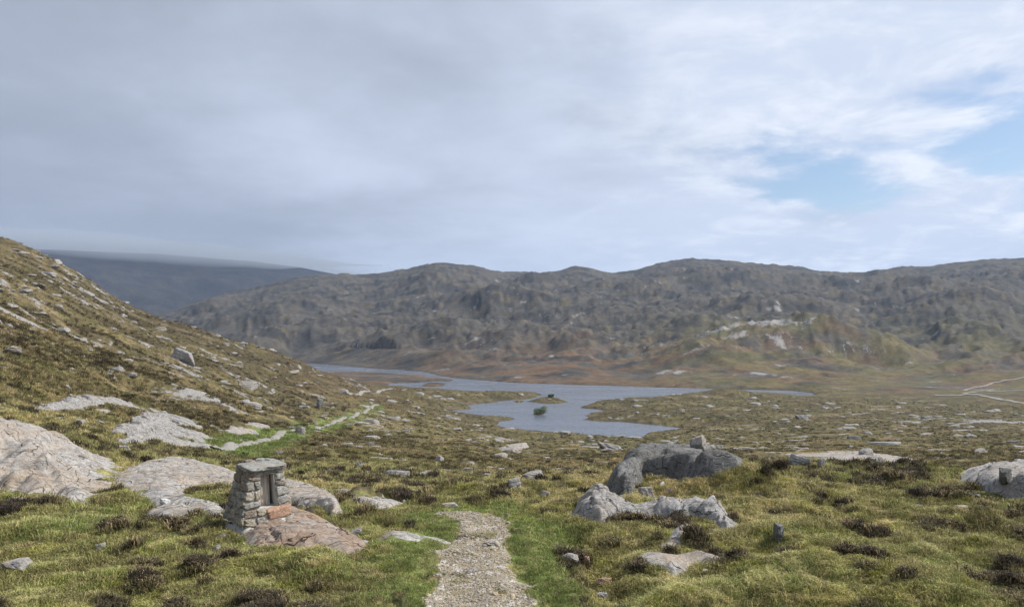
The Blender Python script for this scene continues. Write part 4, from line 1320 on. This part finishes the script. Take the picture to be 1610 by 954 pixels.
# ------------------------------------------------------------------ low bushes on the islets
def build_bush(name, label, px, py, wpx, hpx, seed):
    dx, dy, dz = pix_dir(px, py)
    t = (WATER + 0.3) / dz
    x, y = float(dx * t), float(dy * t)
    dist = math.hypot(x, y)
    w, h = wpx * dist / F, hpx * dist / F
    root = bpy.data.objects.new(name, None)
    S.collection.objects.link(root)
    root.location = (x, y, gz(x, y))
    tag(root, label, 'bush', 'bushes on the loch islets')
    rg = np.random.RandomState(seed)
    V, Fq = [], []
    lobes = [(rg.uniform(-.36, .36) * w, rg.uniform(-.25, .25) * w, rg.uniform(.3, .62) * h, rg.uniform(.16, .30) * w) for _ in range(11)]
    for k in range(2600):
        lx, ly, lz, lr = lobes[rg.randint(len(lobes))]
        d = rg.normal(size=3); d /= np.linalg.norm(d)
        p = np.array([lx, ly, lz]) + d * lr * rg.uniform(.6, 1.05) * np.array([1, 1, min(1, 0.45 * h / lr)])
        if p[2] < 0.05:
            continue
        a, b = rg.normal(size=3), rg.normal(size=3)
        a /= np.linalg.norm(a); b -= a * (a @ b); b /= np.linalg.norm(b)
        s = rg.uniform(.10, .20)
        i = len(V)
        V += [p - a * s, p + b * s * .5, p + a * s, p - b * s * .5]
        Fq.append((i, i + 1, i + 2, i + 3))
    tint = np.repeat(rg.rand(len(Fq)), 4)
    link('crown', mesh_np('crown', np.array(V), np.array(Fq), M_LEAF, False, {'tint': ('FLOAT', tint)}), root)
    bm = bmesh.new()
    for lx, ly, lz, lr in lobes:
        v0 = Vector((lx * .25, ly * .25, -0.2)); v1 = Vector((lx, ly, lz))
        ax = (v1 - v0)
        q = ax.to_track_quat('Z', 'Y')
        r0, r1 = .09, .03
        ring = []
        for kk, (c, r_) in enumerate(((v0, r0), (v1, r1))):
            ring.append([bm.verts.new(c + q @ Vector((math.cos(j * 1.2566) * r_, math.sin(j * 1.2566) * r_, 0))) for j in range(5)])
        for j in range(5):
            bm.faces.new((ring[0][j], ring[0][(j + 1) % 5], ring[1][(j + 1) % 5], ring[1][j]))
    me = bpy.data.meshes.new('stems'); bm.to_mesh(me); bm.free(); me.materials.append(M_WOOD)
    link('stem', me, root)


build_bush('bush', 'bright green bush filling a tiny islet in the loch bay', 848, 651, 21, 11, 1)
build_bush('bush', 'small green bush on the larger brown islet in the loch', 866, 628, 10, 6, 2)

# ------------------------------------------------------------------ grass, heather and tussocks
def blades(rg, n, hmin, hmax, spread, lean, width, segs=2):
    V, Fc, T = [], [], []
    for k in range(n):
        a = rg.uniform(0, 2 * math.pi)
        rr = spread * math.sqrt(rg.rand())
        bx, by = rr * math.cos(a), rr * math.sin(a)
        b = rg.uniform(0, 2 * math.pi)
        h = rg.uniform(hmin, hmax)
        l = lean * rg.uniform(0.3, 1.0) * h
        ox, oy = math.cos(b) * l, math.sin(b) * l
        c = rg.uniform(0, 2 * math.pi)
        wx, wy = math.cos(c) * width / 2, math.sin(c) * width / 2
        i = len(V)
        V += [(bx - wx, by - wy, -0.01), (bx + wx, by + wy, -0.01), (bx + ox * .4 + wx * .8, by + oy * .4 + wy * .8, h * .62),
              (bx + ox * .4 - wx * .8, by + oy * .4 - wy * .8, h * .62), (bx + ox, by + oy, h * (1 - 0.25 * lean))]
        Fc += [(i, i + 1, i + 2), (i, i + 2, i + 3), (i + 3, i + 2, i + 4)]
        T += [rg.rand()] * 5
    return np.array(V), np.array(Fc), np.array(T)


def build_vegetation():
    rg = np.random.RandomState(21)
    coll = bpy.data.collections.new('tuft_kinds')
    kinds = [(26, .025, .06, .075, 1.1, .0065), (26, .02, .05, .085, 1.2, .007), (22, .03, .075, .06, 1.3, .0055), (20, .035, .09, .07, 1.4, .0055),
             (34, .03, .09, .075, 1.3, .009), (34, .035, .10, .085, 1.4, .010), (14, .07, .17, .05, .9, .0055), (30, .012, .035, .085, 1.0, .010)]
    for i, kd in enumerate(kinds):
        V, Fc, T = blades(rg, *kd)
        me = mesh_np('tuft', V, Fc, M_FOL, False, {'tint': ('FLOAT', T)})
        coll.objects.link(bpy.data.objects.new('tuft_%d' % i, me))
    # points: dense close by, sparser and larger further off
    N = 470000
    px = rg.uniform(-340, 1950, N)
    lr = rg.rand(N)
    r = 5.0 * np.exp(lr ** 1.25 * math.log(430 / 5.0))
    a = pix_az(px)
    x, y = np.sin(a) * r, np.cos(a) * r
    z = height(x, y)
    ok = (z > WATER + 0.5)
    ok &= (path_sd(x, y) + 0.22 * fbm(x / 0.55, y / 0.55, 3, 131) < -0.02) | ((fbm(x / 0.45, y / 0.6, 2, 162) > 0.30) & (rg.rand(N) < 0.5))
    for P in SLABS:
        b0, b1 = P.min(0) - 1, P.max(0) + 1
        s = (x > b0[0]) & (x < b1[0]) & (y > b0[1]) & (y < b1[1])
        if np.any(s):
            sd = poly_sd(x[s], y[s], P)
            t = ok[s]; t &= sd < 0.02; ok[s] = t
    for L, w in TRACKS:
        s = (r > 40) & (r < 300)
        d = np.min(np.hypot(x[s][:, None] - L[None, ::2, 0], y[s][:, None] - L[None, ::2, 1]), 1)
        t = ok[s]; t &= d > 0.7; ok[s] = t
    rk = land_rock(x, y, np.zeros(N))
    ok &= (rk < 0.36) | (rg.rand(N) < 0.10)
    ok &= (r < 150) | (rg.rand(N) < 0.6)
    x, y, z, r = x[ok], y[ok], z[ok], r[ok]
    n = len(x)
    col = land_colour(x, y)
    lum = col.sum(1)
    heath = lum < np.where(r > 60, 0.26, 0.36)
    yellow = (col[:, 0] > np.where(r > 60, 0.21, 0.29)) & ~heath
    idx = np.where(heath, 4 + rg.randint(2, size=n), np.where(yellow, 2 + rg.randint(2, size=n), np.where(rg.rand(n) < .22, 2 + rg.randint(2, size=n), rg.randint(2, size=n))))
    turf = ss(path_sd(x, y), -1.2, -0.3)
    idx = np.where(turf > 0.5, rg.randint(2, size=n), idx)
    rush = (fbm(x / 1.1, y / 0.9, 2, 165) > 0.32) & (rg.rand(n) < 0.10) & ~heath & (r < 70)
    idx = np.where(rush, 6, idx)
    cushion = (fbm(x / 0.7, y / 0.6, 2, 166) > 0.30) & ~rush & ~heath & (r < 40)
    idx = np.where(cushion, 7, idx)
    scl = rg.uniform(.7, 1.35, n) * np.clip((r / 9.0) ** 0.62, 0.8, 5.5) * (1 - 0.4 * turf)
    col = col * (1.1 + 0.34 * rg.normal(size=(n, 1)).clip(-1.6, 1.6))
    col[cushion] = col[cushion] * 0.45 + np.array((0.26, 0.27, 0.06)) * 0.6
    straw = rg.rand(n) < 0.14
    col[straw] = col[straw] * 0.4 + C['tan'] * 0.75
    rot = np.stack([rg.uniform(-.12, .12, n), rg.uniform(-.12, .12, n), rg.uniform(0, 6.28, n)], -1)
    instance_points('grass_and_heather', 'rough moor grass and heather covering the ground', 'grass', coll, np.stack([x, y, z - 0.005], -1), rot, scl, idx, col)


def instance_points(name, label, cat, coll, P, rot, scl, idx, col):
    me = mesh_np(name, P, np.zeros((0, 3), int), None, True,
                 {'rot': ('FLOAT_VECTOR', rot), 'scl': ('FLOAT', scl), 'idx': ('INT', idx), 'col': ('FLOAT_COLOR', np.clip(col, 0.01, 1))})
    o = link(name, me)
    tag(o, label, cat, kind='stuff')
    ng = bpy.data.node_groups.new(name, 'GeometryNodeTree')
    ng.interface.new_socket('Geometry', in_out='INPUT', socket_type='NodeSocketGeometry')
    ng.interface.new_socket('Geometry', in_out='OUTPUT', socket_type='NodeSocketGeometry')
    N_ = ng.nodes.new
    gi, go = N_('NodeGroupInput'), N_('NodeGroupOutput')
    ci = N_('GeometryNodeCollectionInfo')
    ci.inputs['Collection'].default_value = coll
    ci.inputs['Separate Children'].default_value = True
    ci.inputs['Reset Children'].default_value = True
    m2p = N_('GeometryNodeMeshToPoints')
    iop = N_('GeometryNodeInstanceOnPoints')
    iop.inputs['Pick Instance'].default_value = True

    def at(nm, typ):
        nd = N_('GeometryNodeInputNamedAttribute'); nd.data_type = typ
        nd.inputs['Name'].default_value = nm
        return nd.outputs['Attribute']
    e2r = N_('FunctionNodeEulerToRotation')
    L = ng.links.new
    L(gi.outputs[0], m2p.inputs['Mesh']); L(m2p.outputs[0], iop.inputs['Points'])
    L(ci.outputs[0], iop.inputs['Instance']); L(at('idx', 'INT'), iop.inputs['Instance Index'])
    L(at('rot', 'FLOAT_VECTOR'), e2r.inputs[0]); L(e2r.outputs[0], iop.inputs['Rotation'])
    L(at('scl', 'FLOAT'), iop.inputs['Scale'])
    L(iop.outputs[0], go.inputs[0])
    md = o.modifiers.new('instances', 'NODES'); md.node_group = ng


def build_gravel():
    rg = np.random.RandomState(8)
    m, t = material('loose_gravel')
    col = t.n('ShaderNodeAttribute', attribute_type='INSTANCER', attribute_name='col').outputs['Color']
    finish(t, col, 0.9, None, spec=0.2)
    coll = bpy.data.collections.new('gravel_kinds')
    for i in range(5):
        V, Fc = ICO[2]
        P = V * (1 + 0.30 * noise3(V, 1.5, 400 + i))[:, None] * np.array([1.0, 0.8, 0.55])
        coll.objects.link(bpy.data.objects.new('pebble_%d' % i, mesh_np('pebble', P, Fc, m, False)))
    mn, mx = PATH_POLY.min(0), PATH_POLY.max(0)
    n = 90000
    x, y = rg.uniform(mn[0] - .4, mx[0] + .4, n), rg.uniform(4.5, mx[1] + .3, n)
    sd = path_sd(x, y) + 0.22 * fbm(x / 0.55, y / 0.55, 3, 131)
    patch = fbm(x / 0.7, y / 0.9, 3, 181)
    ok = (sd > -0.10) & (rg.rand(n) < 0.25 + 0.75 * ss(patch, -0.10, 0.30)) & (rg.rand(n) < ss(sd, -0.12, 0.12))
    x, y = x[ok], y[ok]
    n = len(x)
    s = np.exp(rg.normal(math.log(0.0075), 0.55, n)).clip(0.004, 0.045)
    z = height(x, y) + 0.15 * s
    tone = rg.uniform(0.45, 1.1, (n, 1))
    base = np.where(rg.rand(n, 1) < 0.5, np.array([[0.38, 0.315, 0.225]]), np.array([[0.33, 0.305, 0.265]]))
    rot = np.stack([rg.uniform(-.4, .4, n), rg.uniform(-.4, .4, n), rg.uniform(0, 6.28, n)], -1)
    instance_points('path_gravel', 'loose grey and buff gravel on the walked path', 'gravel', coll, np.stack([x, y, z], -1), rot, s, rg.randint(5, size=n), base * tone)


build_gravel()
build_vegetation()

# ------------------------------------------------------------------ low cloud on the mountain, and the air
def build_cloud():
    m, t = material('low_cloud')
    v = t.n('ShaderNodeVolumePrincipled', ins={'Color': (0.54, 0.585, 0.64, 1), 'Density': 0.0040, 'Anisotropy': 0.0})
    t.n('ShaderNodeOutputMaterial', ins={'Volume': v.outputs[0]})
    nx, ny = 90, 44
    xs, ys = np.linspace(-4300, -560, nx), np.linspace(2650, 4700, ny)
    X, Y = np.meshgrid(xs, ys, indexing='ij')
    lens = ss(Y, 2650, 3350) * (1 - ss(Y, 4000, 4700)) * (1 - ss(X, -1500, -560)) * ss(X, -4300, -3600)
    mid = 345 + 40 * fbm(X / 900, Y / 700, 2, 171) - 0.035 * (X + 2000)
    lo = np.stack([X, Y, mid - 62 * lens * (1 + 0.5 * fbm(X / 330, Y / 260, 3, 172)) - 0.5], -1).reshape(-1, 3)
    hi = np.stack([X, Y, mid + 75 * lens * (1 + 0.5 * fbm(X / 400, Y / 300, 3, 173)) + 0.5], -1).reshape(-1, 3)
    idx = np.arange(nx * ny).reshape(nx, ny)
    q = np.stack([idx[:-1, :-1], idx[1:, :-1], idx[1:, 1:], idx[:-1, 1:]], -1).reshape(-1, 4)
    n = nx * ny
    rim = list(idx[:, 0]) + list(idx[-1, 1:]) + list(idx[-2::-1, -1]) + list(idx[0, -2:0:-1])
    sidef = [(rim[i], rim[(i + 1) % len(rim)], rim[(i + 1) % len(rim)] + n, rim[i] + n) for i in range(len(rim))]
    me = mesh_np('cloud', np.concatenate([lo, hi]), np.concatenate([q[:, ::-1], q + n, np.array(sidef)]), m)
    tag(link('cloud', me), 'grey cloud sitting low over the mountain top', 'cloud', kind='stuff')


def build_haze():
    m, t = material('haze_air')
    v = t.n('ShaderNodeVolumePrincipled', ins={'Color': (0.52, 0.70, 1.0, 1), 'Density': 0.00008, 'Anisotropy': 0.2})
    t.n('ShaderNodeOutputMaterial', ins={'Volume': v.outputs[0]})
    me = box_mesh('haze', [(-6900, 6900, -6900, 6900, -220, 520, 1, 1)], m)
    tag(link('haze', me), 'thin bluish haze filling the valley', 'haze', kind='stuff')


build_cloud()
build_haze()
